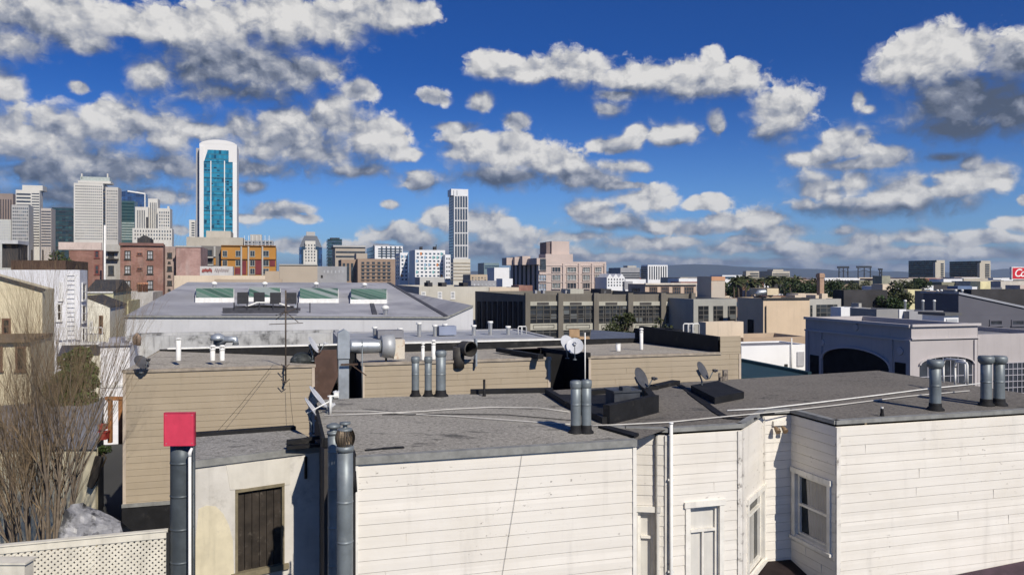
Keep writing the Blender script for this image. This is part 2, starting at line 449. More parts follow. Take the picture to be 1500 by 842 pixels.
def sky_world():
    w = bpy.data.worlds.new('World'); SC.world = w; w.use_nodes = True
    t = w.node_tree; ns, ls = t.nodes, t.links
    bg = ns['Background']
    sky = ns.new('ShaderNodeTexSky'); sky.sky_type = 'NISHITA'; sky.sun_disc = False
    sky.sun_elevation = SUN_EL; sky.sun_rotation = math.pi-SUN_AZ
    sky.altitude = 60; sky.air_density = 1.0; sky.dust_density = .35; sky.ozone_density = 4.0
    # direction -> (azimuth, elevation)
    d = ns.new('ShaderNodeTexCoord').outputs['Generated']
    sx = ns.new('ShaderNodeSeparateXYZ'); ls.new(d, sx.inputs[0])
    az = math_n(t, 'ARCTAN2', sx.outputs[0], sx.outputs[1]); el = math_n(t, 'ARCSINE', sx.outputs[2])
    cb = ns.new('ShaderNodeCombineXYZ'); ls.new(az, cb.inputs[0]); ls.new(el, cb.inputs[1]); q0 = cb.outputs[0]
    def vm(op, a, b=None, c=None):
        n = ns.new('ShaderNodeVectorMath'); n.operation = op
        for i, x in enumerate((a, b, c)):
            if x is None: continue
            if isinstance(x, tuple): n.inputs[i].default_value = x
            else: ls.new(x, n.inputs[i])
        return n
    def warp(q):
        n = ns.new('ShaderNodeTexNoise'); n.noise_dimensions = '2D'; n.inputs['Scale'].default_value = 20; n.inputs['Detail'].default_value = 2.5; n.inputs['Roughness'].default_value = .5
        ls.new(q, n.inputs['Vector'])
        return vm('MULTIPLY_ADD', vm('SUBTRACT', n.outputs['Color'], (.5, .5, .5)).outputs[0], (.014, .010, 0), q).outputs[0]
    def mask(q):
        acc = None
        for (cx, cy, rx, ry) in CLOUDS:
            D = Vector(((cx-750)/F, 1, (HZ-cy)/F)).normalized()
            a, e = math.atan2(D.x, D.y), math.asin(D.z)
            cs = math.cos(a)
            rx_, ry_ = rx/F*cs*cs*1.02, ry/F*cs*1.02
            n = vm('MULTIPLY_ADD', q, (1/rx_, 1/ry_, 0), (-a/rx_, -e/ry_, 0)).outputs[0]
            l = vm('LENGTH', n).outputs['Value']
            if acc is None: acc = l
            else: acc = ns_smin(acc, l, .28)
        return math_n(t, 'SUBTRACT', 1.0, acc)
    def ns_smin(a, b, k):
        n = ns.new('ShaderNodeMath'); n.operation = 'SMOOTH_MIN'; ls.new(a, n.inputs[0]); ls.new(b, n.inputs[1]); n.inputs[2].default_value = k
        return n.outputs[0]
    def vor(qq, scale, det):
        v = ns.new('ShaderNodeTexVoronoi'); v.voronoi_dimensions = '2D'; v.feature = 'F1'; v.inputs['Scale'].default_value = scale; v.inputs['Detail'].default_value = det
        v.inputs['Roughness'].default_value = .55; v.normalize = True
        ls.new(qq, v.inputs['Vector']); return v.outputs['Distance']
    def fbm(qq, scale, nd, rough):
        n = ns.new('ShaderNodeTexNoise'); n.noise_dimensions = '2D'; n.inputs['Scale'].default_value = scale; n.inputs['Detail'].default_value = nd; n.inputs['Roughness'].default_value = rough
        ls.new(qq, n.inputs['Vector']); return n
    def lumps(q, nd, vd):
        qq = vm('MULTIPLY', q, (1, 1.25, 1)).outputs[0]
        # billows: cells bent by a little turbulence so that their outlines curl
        w = fbm(qq, 60, 3, .6); qb = vm('MULTIPLY_ADD', vm('SUBTRACT', w.outputs['Color'], (.5, .5, .5)).outputs[0], (.022, .022, 0), qq).outputs[0]
        v = math_n(t, 'MULTIPLY', math_n(t, 'SUBTRACT', .36, vor(qb, 30, vd)), 1.15)
        n = math_n(t, 'MULTIPLY', math_n(t, 'SUBTRACT', fbm(qq, 15, nd, .56).outputs['Fac'], .5), 1.1)
        return math_n(t, 'ADD', v, n)
    qw = warp(q0)
    m0 = mask(qw); m1 = mask(vm('ADD', qw, (.010, .028, 0)).outputs[0])
    l0 = lumps(qw, 9, 3.2); l1 = lumps(qw, 4, 1.3); l2 = lumps(vm('ADD', qw, (.0055, .0105, 0)).outputs[0], 4, 1.3)
    f0 = math_n(t, 'ADD', math_n(t, 'ADD', m0, .06), math_n(t, 'MULTIPLY', l0, 1.22))
    rel = math_n(t, 'MULTIPLY', math_n(t, 'SUBTRACT', l1, l2), .85)
    top = math_n(t, 'MULTIPLY', math_n(t, 'MINIMUM', math_n(t, 'MAXIMUM', math_n(t, 'SUBTRACT', m0, m1), -.7), .62), .44)
    dn = ns.new('ShaderNodeMapRange'); dn.interpolation_type = 'SMOOTHSTEP'; ls.new(f0, dn.inputs[0]); dn.inputs[1].default_value = -.10; ls.new(ramp(t, top, -.12, .26, .95, .34), dn.inputs[2]); dens = dn.outputs[0]
    fine = math_n(t, 'MULTIPLY', l0, .30)
    drk = None
    for (cx, cy, rx, ry, amt) in DARKS:
        D = Vector(((cx-750)/F, 1, (HZ-cy)/F)).normalized(); a_, e_ = math.atan2(D.x, D.y), math.asin(D.z); cs = math.cos(a_)
        rx_, ry_ = rx/F*cs*cs*1.15, ry/F*cs*1.25
        x_ = ramp(t, vm('LENGTH', vm('MULTIPLY_ADD', qw, (1/rx_, 1/ry_, 0), (-a_/rx_, -e_/ry_, 0)).outputs[0]).outputs['Value'], .25, 1.25, amt, 0)
        drk = x_ if drk is None else math_n(t, 'ADD', drk, x_)
    west = math_n(t, 'ADD', drk, math_n(t, 'MULTIPLY', ramp(t, az, -.12, -.42), CLOUD_WEST))
    lit = math_n(t, 'ADD', math_n(t, 'ADD', math_n(t, 'ADD', rel, top), fine), math_n(t, 'SUBTRACT', CLOUD_BASE, west), clamp=True)
    cr = ns.new('ShaderNodeValToRGB'); ls.new(lit, cr.inputs[0]); e = cr.color_ramp.elements
    e[0].position = 0; e[0].color = (.095, .125, .19, 1); e[1].position = 1; e[1].color = (.97, .95, .92, 1)
    for p, c in ((.3, (.23, .265, .35, 1)), (.55, (.45, .475, .545, 1)), (.75, (.70, .70, .71, 1))):
        x = e.new(p); x.color = c
    # whole-bank darkness: western (left) banks stand in one another's shade
    skyc = vm('MULTIPLY', sky.outputs[0], mixc(t, ramp(t, el, -.03, .27), (.46, .72, 1.15), SKY_TINT)).outputs[0]
    hs = ns.new('ShaderNodeHueSaturation'); hs.inputs['Saturation'].default_value = SKY_SAT; ls.new(skyc, hs.inputs['Color'])
    cl = vm('MULTIPLY', cr.outputs[0], (CLOUD_GAIN,)*3).outputs[0]
    up = ramp(t, sx.outputs[2], -.02, .01)
    ls.new(mixc(t, math_n(t, 'MULTIPLY', dens, .97), hs.outputs[0], cl), bg.inputs[0])
    bg.inputs[1].default_value = SKY_STRENGTH
    w.cycles.sampling_method = 'NONE'
CLOUD_BASE = .60; CLOUD_WEST = .03; SKY_STRENGTH = .1; SKY_TINT = (.065, .285, .70); SKY_SAT = 1.0; CLOUD_GAIN = 8.0
sky_world()
vs = SC.view_settings; SC.display_settings.display_device = 'sRGB'
vs.view_transform = 'Standard'; vs.look = 'None'; vs.exposure = 0.0; vs.gamma = 1.0; vs.use_curve_mapping = False
SC.render.engine = 'CYCLES'
SC.cycles.use_denoising = True
SC.cycles.max_bounces = 5; SC.cycles.diffuse_bounces = 3; SC.cycles.glossy_bounces = 2; SC.cycles.transmission_bounces = 2; SC.cycles.transparent_max_bounces = 4
SC.cycles.use_adaptive_sampling = True; SC.cycles.adaptive_threshold = .02
# ------------------------------------------------------------------ shared materials
WHITE_SIDE = siding_mat('white_siding', (.755, .715, .645), .2, .85, .34)
BEIGE_SIDE = siding_mat('beige_siding', (.39, .325, .236), .2, .35, .3, chipcol=(.3, .25, .19))
WHITE_TRIM = mat('white_trim', (.74, .71, .64), .6, .1, 3, streak=.45, stain=(.2, .17, .14), stain_amt=.7, stain_scale=6, stain_lo=.6)
GRAVEL = gravel_mat('gravel_roof', (.262, .246, .215))
GRAVEL_D = gravel_mat('gravel_roof_dark', (.150, .137, .120), amt=.85)
GRAVEL_W = gravel_mat('gravel_roof_warm', (.33, .30, .25), amt=.5)
TAR = mat('black_tar', (.012, .012, .013), .75, .3, 3, spec=.25, bump=.6, bs=14, stain=(.06, .055, .05), stain_amt=.5, stain_scale=2.5)
FLASH = mat('grey_flashing', (.24, .24, .225), .65, .2, 4, metal=.05, stain=(.12, .12, .12), stain_scale=3)
PIPE = mat('grey_pipe', (.20, .225, .235), .5, .16, 3, metal=.35, streak=.35, stain=(.30, .31, .30), stain_amt=.4, stain_scale=5)
GALV = mat('galvanised', (.42, .45, .47), .42, .16, 2.5, metal=.55, streak=.25)
RUSTY = mat('rusty_white', (.62, .56, .46), .7, .1, 3, stain=(.30, .12, .03), stain_amt=.95, stain_scale=3, stain_lo=.5)
WHITE_PIPE = mat('white_pipe', (.75, .74, .70), .5, .08, 4, streak=.3)
DISH_LIGHT = mat('dish_grey', (.50, .51, .53), .45, .08, 4, streak=.2)
DISH_DARK = mat('dish_dark', (.075, .075, .08), .5, .2, 4)
RANDJ = random.Random(5)
GLASS = glass_mat('dark_glass', (.02, .024, .028), .06, 0, .18)
CURTAIN = mat('curtain', (.42, .40, .37), .9, .1, 2, streak=.55)
BLIND = mat('pale_blind', (.60, .58, .53), .8, .06, 2, streak=.2)
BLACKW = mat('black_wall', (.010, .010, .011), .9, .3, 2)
WIREM = mat('dark_wire', (.02, .02, .02), .6)
PALEWIRE = mat('pale_cable', (.55, .53, .49), .6, .1, 3)

# ------------------------------------------------------------------ ground
g = MB(); g.poly([(-14000, -300, 0), (14000, -300, 0), (14000, 16000, 0), (-14000, 16000, 0)])
struct(g.build('ground', mat('street_ground', (.055, .055, .052), .95, .3, .02)))

ZR = 6.0      # roof of the white house
# ================================================================== white clapboard house
bx = UV(6, 15)
house = thing('clapboard_house', 'white clapboard house in front with flat gravel roof, flaking boards and bay window', 'house', Vector((bx.x, bx.y, 0)), A)
FV, WV, BV = 13.21, 15.3, 14.03      # front wall, recessed wall, bay front: distance across the grid
UL, US, UM, UC, UE = 1.107, .68, 6.16, 10.98, 18.3
def face(u0, v0, u1, v1):
    a, b = UV(u0, v0), UV(u1, v1); d = (b-a).normalized()
    return Fac(a, d, Vector((d.y, -d.x, 0))), (b-a).length
PITCH = .2
# front wall
fF, LF = face(UL, FV, UM, FV)
mb = MB(); siding(mb, fF, 0, LF, 0, ZR-.12, PITCH); mb.build('front_wall', WHITE_SIDE, house)
mb = MB()
fF.fbox(mb, -.03, .05, 0, ZR-.13, -.02, .03)
fF.fbox(mb, LF-.05, LF+.02, 0, ZR-.13, -.02, .03)
mb.build('corner_board', WHITE_TRIM, house)
# side and hidden walls as one plain shell
DARKSIDE = mat('dark_side_wall', (.055, .05, .048), .9, .3, 1.2, streak=.5)  # shade of the sunless left side put into a near-black wall colour
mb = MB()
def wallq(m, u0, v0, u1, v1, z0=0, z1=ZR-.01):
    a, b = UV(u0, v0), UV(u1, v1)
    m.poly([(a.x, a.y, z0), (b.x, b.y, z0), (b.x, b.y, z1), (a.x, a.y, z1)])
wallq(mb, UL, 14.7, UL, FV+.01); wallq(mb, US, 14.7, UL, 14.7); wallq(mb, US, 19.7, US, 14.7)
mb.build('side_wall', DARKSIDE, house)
mb = MB()
wallq(mb, UM, FV+.01, UM, WV)
wallq(mb, 6.5, 19.6, US, 19.7); wallq(mb, UE, 20.9, 6.5, 19.6); wallq(mb, UE, 13.8, UE, 20.9)
mb.build('rear_wall', BEIGE_SIDE, house)
# bay: left cant, front, right cant; recess wall; right wing side and front
fL, LL = face(6.17, 14.5, 7.24, BV); fB, LB = face(7.24, BV, 8.9, BV); fR, LR = face(8.9, BV, 10.27, WV)
fW, LW = face(10.27, WV, UC, WV); fS, LS = face(UC, WV, UC, 13.8); fG, LG = face(UC, 13.8, UE, 13.8)
def op(fac, x0, y0, x1, y1): return fac.rect(x0, y0, x1, y1)
wL = list(op(fL, 934.5, 750, 958.5, 850)); wL[2] = 1.2
wB = list(op(fB, 1010, 742, 1053, 850)); wB[2] = 1.2
wR = list(op(fR, 1095.5, 728, 1117.5, 830))
wS = list(op(fS, 1166, 693, 1213, 800)); wS[2] = fS.at(1190, 793)[1]; wS[3] = fS.at(1190, 702)[1]
for nm, fac, L, hole in (('bay_wall', fL, LL, wL), ('bay_wall', fB, LB, wB), ('bay_wall', fR, LR, wR), ('recess_wall', fW, LW, None), ('wing_side_wall', fS, LS, wS), ('wing_front_wall', fG, LG, None)):
    mb = MB(); siding(mb, fac, 0, L, 0, ZR-.12, PITCH, holes=[hole] if hole else ()); mb.build(nm, WHITE_SIDE, house)
def house_window(fac, r, blind, meet=.42, split=True, bl=1.0):
    s0, s1, z0, z1 = r; fw = .055
    mb = MB()     # casing proud of the boards, reveal going in
    for a, b in ((s0-.10, s0), (s1, s1+.10)): fac.fbox(mb, a, b, z0-.05, z1+.02, -.12, .04)
    fac.fbox(mb, s0-.13, s1+.13, z1+.02, z1+.13, -.12, .06)
    fac.fbox(mb, s0-.14, s1+.14, z0-.11, z0-.05, -.12, .08)
    w = mb.build('window', WHITE_TRIM, house)
    mb = MB()
    for a, b in ((s0, s0+fw), (s1-fw, s1)): fac.fbox(mb, a, b, z0, z1, -.12, -.05)
    fac.fbox(mb, s0+fw, s1-fw, z1-fw, z1, -.12, -.05); fac.fbox(mb, s0+fw, s1-fw, z0-.04, z0+fw, -.12, -.05)
    zm = z1-(z1-z0)*meet; fac.fbox(mb, s0+fw, s1-fw, zm-.025, zm+.025, -.12, -.04)
    if split:
        m = (s0+s1)/2; fac.fbox(mb, m-.022, m+.022, z0+fw, zm-.025, -.11, -.05)
    mb.build('sash', WHITE_TRIM, w)
    mb = MB(); fac.fbox(mb, s0+.01, s1-.01, z0, z1, -.14, -.11)
    mb.build('pane', GLASS if blind != 'shade' else BLIND, w)
    if blind == 'curtain':
        mb = MB(); n = 26; a, b = s0+(s1-s0)*.30, s1-fw
        for k in range(n):
            p, q = a+(b-a)*k/n, a+(b-a)*(k+1)/n
            d0, d1 = (-.100+.006*math.sin(k*1.9), -.100+.006*math.sin((k+1)*1.9))
            mb.poly([fac.pt(p, z0+fw, d0), fac.pt(q, z0+fw, d1), fac.pt(q-.10*(1-k/n), z1-fw, d1), fac.pt(p-.10*(1-k/n), z1-fw, d0)])
        mb.build('curtain', CURTAIN, w)
    return w
house_window(fL, wL, 'shade', .16, False); house_window(fB, wB, 'shade', .15, True); house_window(fR, wR, 'glass', .22, True); house_window(fS, wS, 'curtain', .5, False)
mb = MB()      # corner boards of the bay and wing, with the flaked strips between
for fac, s in ((fL, LL-.05), (fB, 0), (fB, LB-.10), (fR, 0.0), (fR, LR-.05), (fG, 0)):
    fac.fbox(mb, s+.0, s+(.10 if s == 0 or fac is fB else .05), 0, ZR-.13, -.015, .035)
mb.build('corner_board', mat('flaked_trim', (.70, .665, .60), .7, .1, 3, streak=.5, stain=(.10, .085, .07), stain_amt=.9, stain_scale=5.5, stain_lo=.53), house)
# roof: gravel sheet, fascia and flashing
roofpts = [(UL, FV), (UM, FV), (UM, 14.5), (6.17, 14.5), (7.24, BV), (8.9, BV), (10.27, WV), (UC, WV), (UC, 13.8), (UE, 13.8), (UE-.1, 20.9), (6.5, 19.6), (US, 19.7), (US, 14.7), (UL, 14.7)]
rp = [(UV(*p)) for p in roofpts]
import bmesh
def flat_roof(name, pts, z, m, parent, cuts=40, amp=.02, dome=0.0):
    """roof sheet with slight sagging: subdivided polygon"""
    bm = bmesh.new(); vs_ = [bm.verts.new((p.x, p.y, z)) for p in pts]; bm.faces.new(vs_)
    bm.normal_update(); bmesh.ops.triangulate(bm, faces=bm.faces[:])
    for k in range(4): bmesh.ops.subdivide_edges(bm, edges=[e for e in bm.edges if e.calc_length() > .9], cuts=1, use_grid_fill=True)
    bmesh.ops.triangulate(bm, faces=bm.faces[:])
    from mathutils import noise
    edge = [(pts[i], pts[(i+1) % len(pts)]) for i in range(len(pts))]
    for v in bm.verts:
        d = min((v.co.xy-a.xy-(b.xy-a.xy)*max(0, min(1, (v.co.xy-a.xy).dot(b.xy-a.xy)/max(1e-6, (b.xy-a.xy).length_squared)))).length for a, b in edge)
        v.co.z += noise.noise(Vector((v.co.x*.5, v.co.y*.5, 3)))*amp*min(1, d)
    me = MB(); bm.verts.index_update()
    me.v = [v.co.copy() for v in bm.verts]; me.f = [[v.index for v in f.verts] for f in bm.faces]; me.sm = [True]*len(me.f)
    bm.free()
    for f in me.f:
        a, b, c = (me.v[i] for i in f[:3])
        if (b-a).cross(c-a).z < 0: f.reverse()
    return me.build(name, m, parent)
ro = flat_roof('roof', [rp[0], rp[1], UV(UM+.15, 19.58), rp[12], rp[13], rp[14]], ZR, GRAVEL, house)
wing_pts = [UV(UM+.15, 19.6), rp[1]] + rp[2:10] + [rp[10], UV(6.5, 19.62)]
rw = flat_roof('wing_roof', wing_pts, ZR-.004, GRAVEL_D, house); rw['label'] = 'darker gravel roof over bay and right wing'
mb = MB()
edges = [(0, 1), (3, 4), (4, 5), (5, 6), (6, 7), (7, 8), (8, 9)]
for a, b in edges:
    p, q = rp[a], rp[b]; d = (q-p).normalized(); n = Vector((d.y, -d.x, 0))
    o = Vector((p.x, p.y, ZR-.115))-d*.02-n*.10
    hh_ = .125 if a == 0 else .085
    o.z = ZR+.02-hh_; mb.box(o, d*((q-p).length+.04), n*.155, ZUP*hh_)
mb.build('roof_flashing', FLASH, ro)
mb = MB()
for a, b in ((12, 13), (13, 14), (14, 0)):
    p, q = rp[a], rp[b]; d = (q-p).normalized(); n = Vector((d.y, -d.x, 0))
    mb.box(Vector((p.x, p.y, ZR-.1))-n*.02, d*(q-p).length, n*.06, ZUP*.16)
mb.build('roof_edge', TAR, ro)
# tar seams on the gravel
mb = MB()
def tarstrip(m, pts, w, z=ZR+.012):
    ps = [PZ(x, y, z) for x, y in pts]
    for k in range(len(ps)-1):
        d = (ps[k+1]-ps[k]).normalized(); n = Vector((-d.y, d.x, 0))*w/2*random.uniform(.7, 1.3)
        m.box(ps[k]-n-Vector((0, 0, .03)), ps[k+1]-ps[k]+d*.02, n*2, Vector((0, 0, .036)))
tarstrip(mb, [(995, 563), (1012, 575), (1035, 592), (1050, 603), (1066, 612), (1085, 613), (1105, 611)], .16)
mb.build('tar_seam', TAR, ro)
mb = MB()
tarstrip(mb, [(1080, 608), (1112, 606), (1130, 604)], .2); mb.build('tar_shadow_patch', TAR, ro)
mb = MB(); tarstrip(mb, [(535, 659), (560, 656.5), (590, 654.5)], .10); mb.build('tar_shadow_patch', TAR, ro)
# black kerb along the back edge and round the light well between the two roofs
def kerb(m, pts, w, h, z=ZR-.02):
    ps = [PZ(x, y, ZR) for x, y in pts]
    for k in range(len(ps)-1):
        d = (ps[k+1]-ps[k]).normalized(); n = Vector((-d.y, d.x, 0))
        p = Vector((ps[k].x, ps[k].y, z))
        m.box(p, ps[k+1]-ps[k]+d*w*.4, n*w, ZUP*h)
mb = MB()
kerb(mb, [(690, 577.5), (806, 575)], .2, .13); kerb(mb, [(866, 578), (960, 571), (994, 563)], .25, .12)
mb.build('back_kerb', TAR, ro)
mb = MB()
kerb(mb, [(806, 577), (838, 597), (893, 621)], -.14, .16)
kerb(mb, [(893, 621), (963, 604)], .16, .40)
kerb(mb, [(963, 604), (944, 578)], .16, .36)
mb.build('light_well_kerb', TAR, ro)
mb = MB()
a = [PZ(x, y, ZR+.022) for x, y in ((806, 577), (838, 597), (893, 620), (962, 603), (944, 577), (866, 578))]
mb.prism(a, (0, 0, -.03)); mb.build('light_well_dark', TAR, ro)  # flat black sheet standing for the dark inside of the open well
mb = MB()
a = [PZ(x, y, ZR) for x, y in ((876, 627), (929, 642), (936, 638), (893, 627))]
mb.prism(a, (0, 0, .05)); mb.build('tar_shadow_patch', TAR, ro)  # edge and shadow of the roof step laid on as a tar-black strip
# hatch slab with its kerb on the right half
mb = MB(); a = [PZ(x, y, ZR) for x, y in ((1012, 573), (1047, 592), (1090, 583), (1052, 566))]
mb.prism(a, (0, 0, .16)); mb.build('roof_hatch', TAR, ro)
# sheet-iron box standing in the light well
mb = MB(); o = PZ(900, 603, ZR); mb.box(o, U*.62, V*.5, ZUP*.42)
mb.box(o+ZUP*.42-U*.03-V*.03, U*.68, V*.56, ZUP*.04); mb.box(o+U*.2+ZUP*.46, U*.2, V*.2, ZUP*.08)
tag(mb.build('vent_box', mat('dark_sheet', (.05, .055, .065), .5, .3, 3)), 'dark sheet metal vent box inside black light well kerb', 'vent box')

# ------------------------------------------------------------------ round vent pipes
def vent_pipe(base, top_z, r, label, m=PIPE, cap='flare', flash=True, group=None, cat='vent pipe', name='vent_pipe', seams=True):
    base = Vector(base); t = thing(name, label, cat, base, 0, group); h = top_z-base.z
    prof = [(r, 0), (r, .01)]
    if seams:
        z = .55
        while z < h-.25: prof += [(r, z-.03), (r, z-.013), (r*1.04, z-.008), (r*1.04, z+.008), (r, z+.013), (r, z+.03)]; z += .62
    prof += [(r, h)]
    mb = MB(); mb.lathe(base, prof, 20); mb.build('pipe', m, t)
    mb = MB()
    if cap == 'none': mb.lathe(base, [(r*1.04, h-.03), (r*1.04, h+.004), (r*.8, h+.004), (r*.8, h-.04)], 16)
    if cap == 'flare': mb.lathe(base, [(r*1.01, h-.14), (r*1.12, h-.11), (r*1.15, h-.05), (r*1.13, h), (r*.9, h+.015), (r*.85, h-.05)], 20)
    elif cap == 'hat':
        mb.lathe(base, [(r*.5, h-.02), (r*.5, h+r*.5), (r*1.45, h+r*.5), (r*1.45, h+r*.6), (r*.4, h+r*1.0)], 20)
    elif cap == 'wide': mb.lathe(base, [(r*1.02, h-.16), (r*1.45, h-.1), (r*1.5, h-.02), (r*1.3, h+.03), (r*.9, h+.03)], 20)
    elif cap == 'slot':
        mb.lathe(base, [(r*1.15, h-.02), (r*1.15, h+.03), (r*.7, h+.03), (r*.7, h+.09), (r*1.25, h+.09), (r*1.25, h+.13), (r*.6, h+.16)], 18)
    mb.build('cap', m, t)
    if flash:
        mb = MB(); mb.lathe(base, [(r*1.6, -.02), (r*1.5, .03), (r*1.12, .07), (r*1.1, .12), (r*1.02, .16)], 16); mb.build('flashing', TAR, t)
    return t
def zat(px_y, Y): return H-(px_y-HZ)/F*Y
def vp(x0, x1, yb, yt, label, z=ZR, **k):
    b = PZ((x0+x1)/2, yb, z); return vent_pipe(b, zat(yt, b.y), (x1-x0)/2/F*b.y, label, **k)
g3 = 'grey vent pipes at the back of the near roof'
vp(603, 614, 580, 523, 'leftmost of three grey vent pipes at the back edge of the near gravel roof', group=g3)
vp(622, 632.5, 580, 523, 'thin middle one of three grey vent pipes in front of beige siding', group=g3)
vp(638.5, 653, 580, 514, 'thickest and tallest of three grey vent pipes in front of beige siding', group=g3)
vp(707.5, 711, 580, 556, 'short thin black pipe stub at the back edge of the near roof', m=TAR, cap='none', seams=False)
g2 = 'twin grey flues on the near roof'
vp(836, 851, 634, 558, 'left flue of the touching grey pair beside the black light well', group=g2, cap='flare')
vp(851.5, 866, 634, 557, 'right flue of the touching grey pair beside the black light well, slightly taller', group=g2, cap='flare')
vp(1362, 1378, 600, 529, 'single thick grey flue with flared cap left of the white ladder rails', cap='wide', group='flared flues on the right wing roof')
vp(1437, 1452, 593.5, 523, 'left one of two adjoining grey flared flues near the right picture edge', cap='wide', group='flared flues on the right wing roof')
vp(1456, 1471, 593, 523, 'right one of two adjoining grey flared flues near the right picture edge', cap='wide', group='flared flues on the right wing roof')
t = vp(1290, 1294, 609, 596, 'little white pipe stub with black base on right wing roof', m=WHITE_PIPE, cap='none', seams=False)

# pipes at the left side wall
b = P(488.5, HZ, 12.9); vent_pipe((b.x, b.y, 0), zat(634, 12.9), 8.2/F*12.9, 'tall grey flue with slotted cap climbing the dark side wall behind the turbine vent', cap='slot', flash=False)
b = P(505.5, HZ, 12.2); base = Vector((b.x, b.y, 0)); r = 11.6/F*12.2; zt = zat(656, 12.2)
t = vent_pipe(base, zt, r, 'tall grey flue topped by a rusty ribbed turbine ventilator', cap='none', flash=False, name='turbine_vent', cat='turbine vent')
mb = MB(); R0 = .155; n = 22; hh = .27
for k in range(n):       # curved vanes
    a0 = 2*math.pi*k/n; pts = []
    for j in range(9):
        q = j/8; rr = R0*(.62+.38*math.sin(math.pi*(.08+.84*q))); 
        pts.append((rr, q*hh))
    for j in range(8):
        (ra, za), (rb, zb) = pts[j], pts[j+1]; w = .20
        def pp(rr, z, da, kk=1.0): return Vector((b.x+rr*kk*math.cos(a0+da), b.y+rr*kk*math.sin(a0+da), zt+.02+z))
        mb.poly([pp(ra, za, 0), pp(ra, za, w, .88), pp(rb, zb, w, .88), pp(rb, zb, 0)], True)
mb.build('vane_drum', mat('rusty_vane', (.13, .10, .07), .5, .3, 8, metal=.5, stain=(.22, .15, .08), stain_scale=9), t)
mb = MB(); mb.lathe((b.x, b.y, zt), [(r*1.08, -.05), (r*1.12, .03), (.10, .04)], 18); mb.build('collar', PIPE, t); mb = MB(); mb.lathe((b.x, b.y, zt+hh), [(.115, .0), (.11, .03), (.06, .04), (.035, .05), (.035, .09), (.085, .10), (.085, .13), (.02, .14)], 18)
mb.build('cap', PIPE, t)
b = P(519, HZ, 12.75); mb = MB(); mb.tube([(b.x, b.y, 0), (b.x, b.y, zat(666, 12.75))], .022, 8); mb.tube([(b.x, b.y, zat(720, 12.75)), (b.x-.02, b.y, zat(690, 12.75))], .05, 8)
tag(mb.build('conduit', TAR), 'thin black conduit at the left corner of the white clapboard front wall', 'conduit')

# downpipe and corner strips on the bay
p = fB.pt(.03, 0, .10); mb = MB(); zt = zat(619, p.y); mb.tube([(p.x, p.y, 0), (p.x, p.y, zt)], .035, 10); mb.lathe((p.x, p.y, zt-.02), [(.045, 0), (.045, .03)], 10)
for z in (1.5, 3.2, 5.0): mb.box(Vector((p.x-.06, p.y-.01, z)), Vector((.12, 0, 0)), Vector((0, .05, 0)), ZUP*.035)
tag(mb.build('downpipe', WHITE_PIPE), 'white downpipe at the left corner of the bay, rising above the roof edge', 'downpipe')
p = fL.pt(LL-.22, 0, .06); mb = MB(); mb.tube([(p.x, p.y, 0), (p.x, p.y, ZR-.2), (p.x+.02, p.y+.05, ZR-.1)], .022, 8)
tag(mb.build('conduit', mat('grey_conduit', (.25, .24, .22), .6, .2, 5)), 'thin grey conduit left of the white downpipe on the bay', 'conduit')
mb = MB(); p = fL.pt(.35, ZR-.02, .05); q = fL.pt(.30, ZR-.42, .05); mb.tube([p+ZUP*.06, p, q, q+Vector((-.08, 0, -.06))], .012, 6)
tag(mb.build('cable', WIREM), 'short black cable hanging over the roof edge left of the bay', 'cable')
# flood lamp on the recess wall
o = fW.pt(LW*.45, zat(628, 17.3), 0); t = thing('flood_light', 'twin white flood light under the eave between bay and right wing', 'flood light', o, A)
mb = MB(); mb.box(o-U*.1+ZUP*.02, U*.32, -V*.07, ZUP*.10); mb.build('housing', WHITE_TRIM, t)
for dx in (-.09, .10):
    mb = MB(); c = o+U*dx-V*.08; mb.tube([c, c-V*.06-ZUP*.03, c-V*.14-ZUP*.09], [.025, .05, .065], 12); mb.build('lamp', mat('brown_lamp', (.25, .17, .1), .5), t)
# wire crossing in front of the white wall
mb = MB(); a = fF.pt(*fF.at(766, 653), .03); c = fF.pt(*fF.at(735, 842), .03)
mb.tube([a, (a+c)/2+Vector((0, 0, -.03)), c, c+(c-a)*1.2], .003, 5); tag(mb.build('wire', mat('grey_wire', (.09, .085, .08), .6)), 'thin dark wire slanting down across the white clapboard front wall', 'wire')
# reddish roof at the foot of the recess
mb = MB(); a = fW.pt(-.4, 2.55, .03); mb.prism([fW.pt(-.5, 2.66, .02), fW.pt(LW-.02, 2.62, .02), fS.pt(LS-.1, 2.3, .02), fW.pt(-.6, 2.4, 1.3)], (0, 0, -.12))
tag(mb.build('lean_to', mat('dark_red_roof', (.018, .011, .011), .8, .3, 3)), 'dark red lean-to roof at the foot of the shaded recess', 'roof')
# deck canopy low at the right edge
s0 = fG.s_at(1385); mb = MB(); za = fG.at(1392, 842)[1]
mb.prism([fG.pt(s0, za, .03), fG.pt(LG, za+.25, .03), fG.pt(LG, za+.1, 1.3), fG.pt(s0, za-.15, 1.3)], (0, 0, -.1))
t2 = mb.build('canopy', mat('plum_canopy', (.06, .035, .05), .6, .25, 3)); tag(t2, 'dark plum canopy along the foot of the right wing front wall', 'canopy')

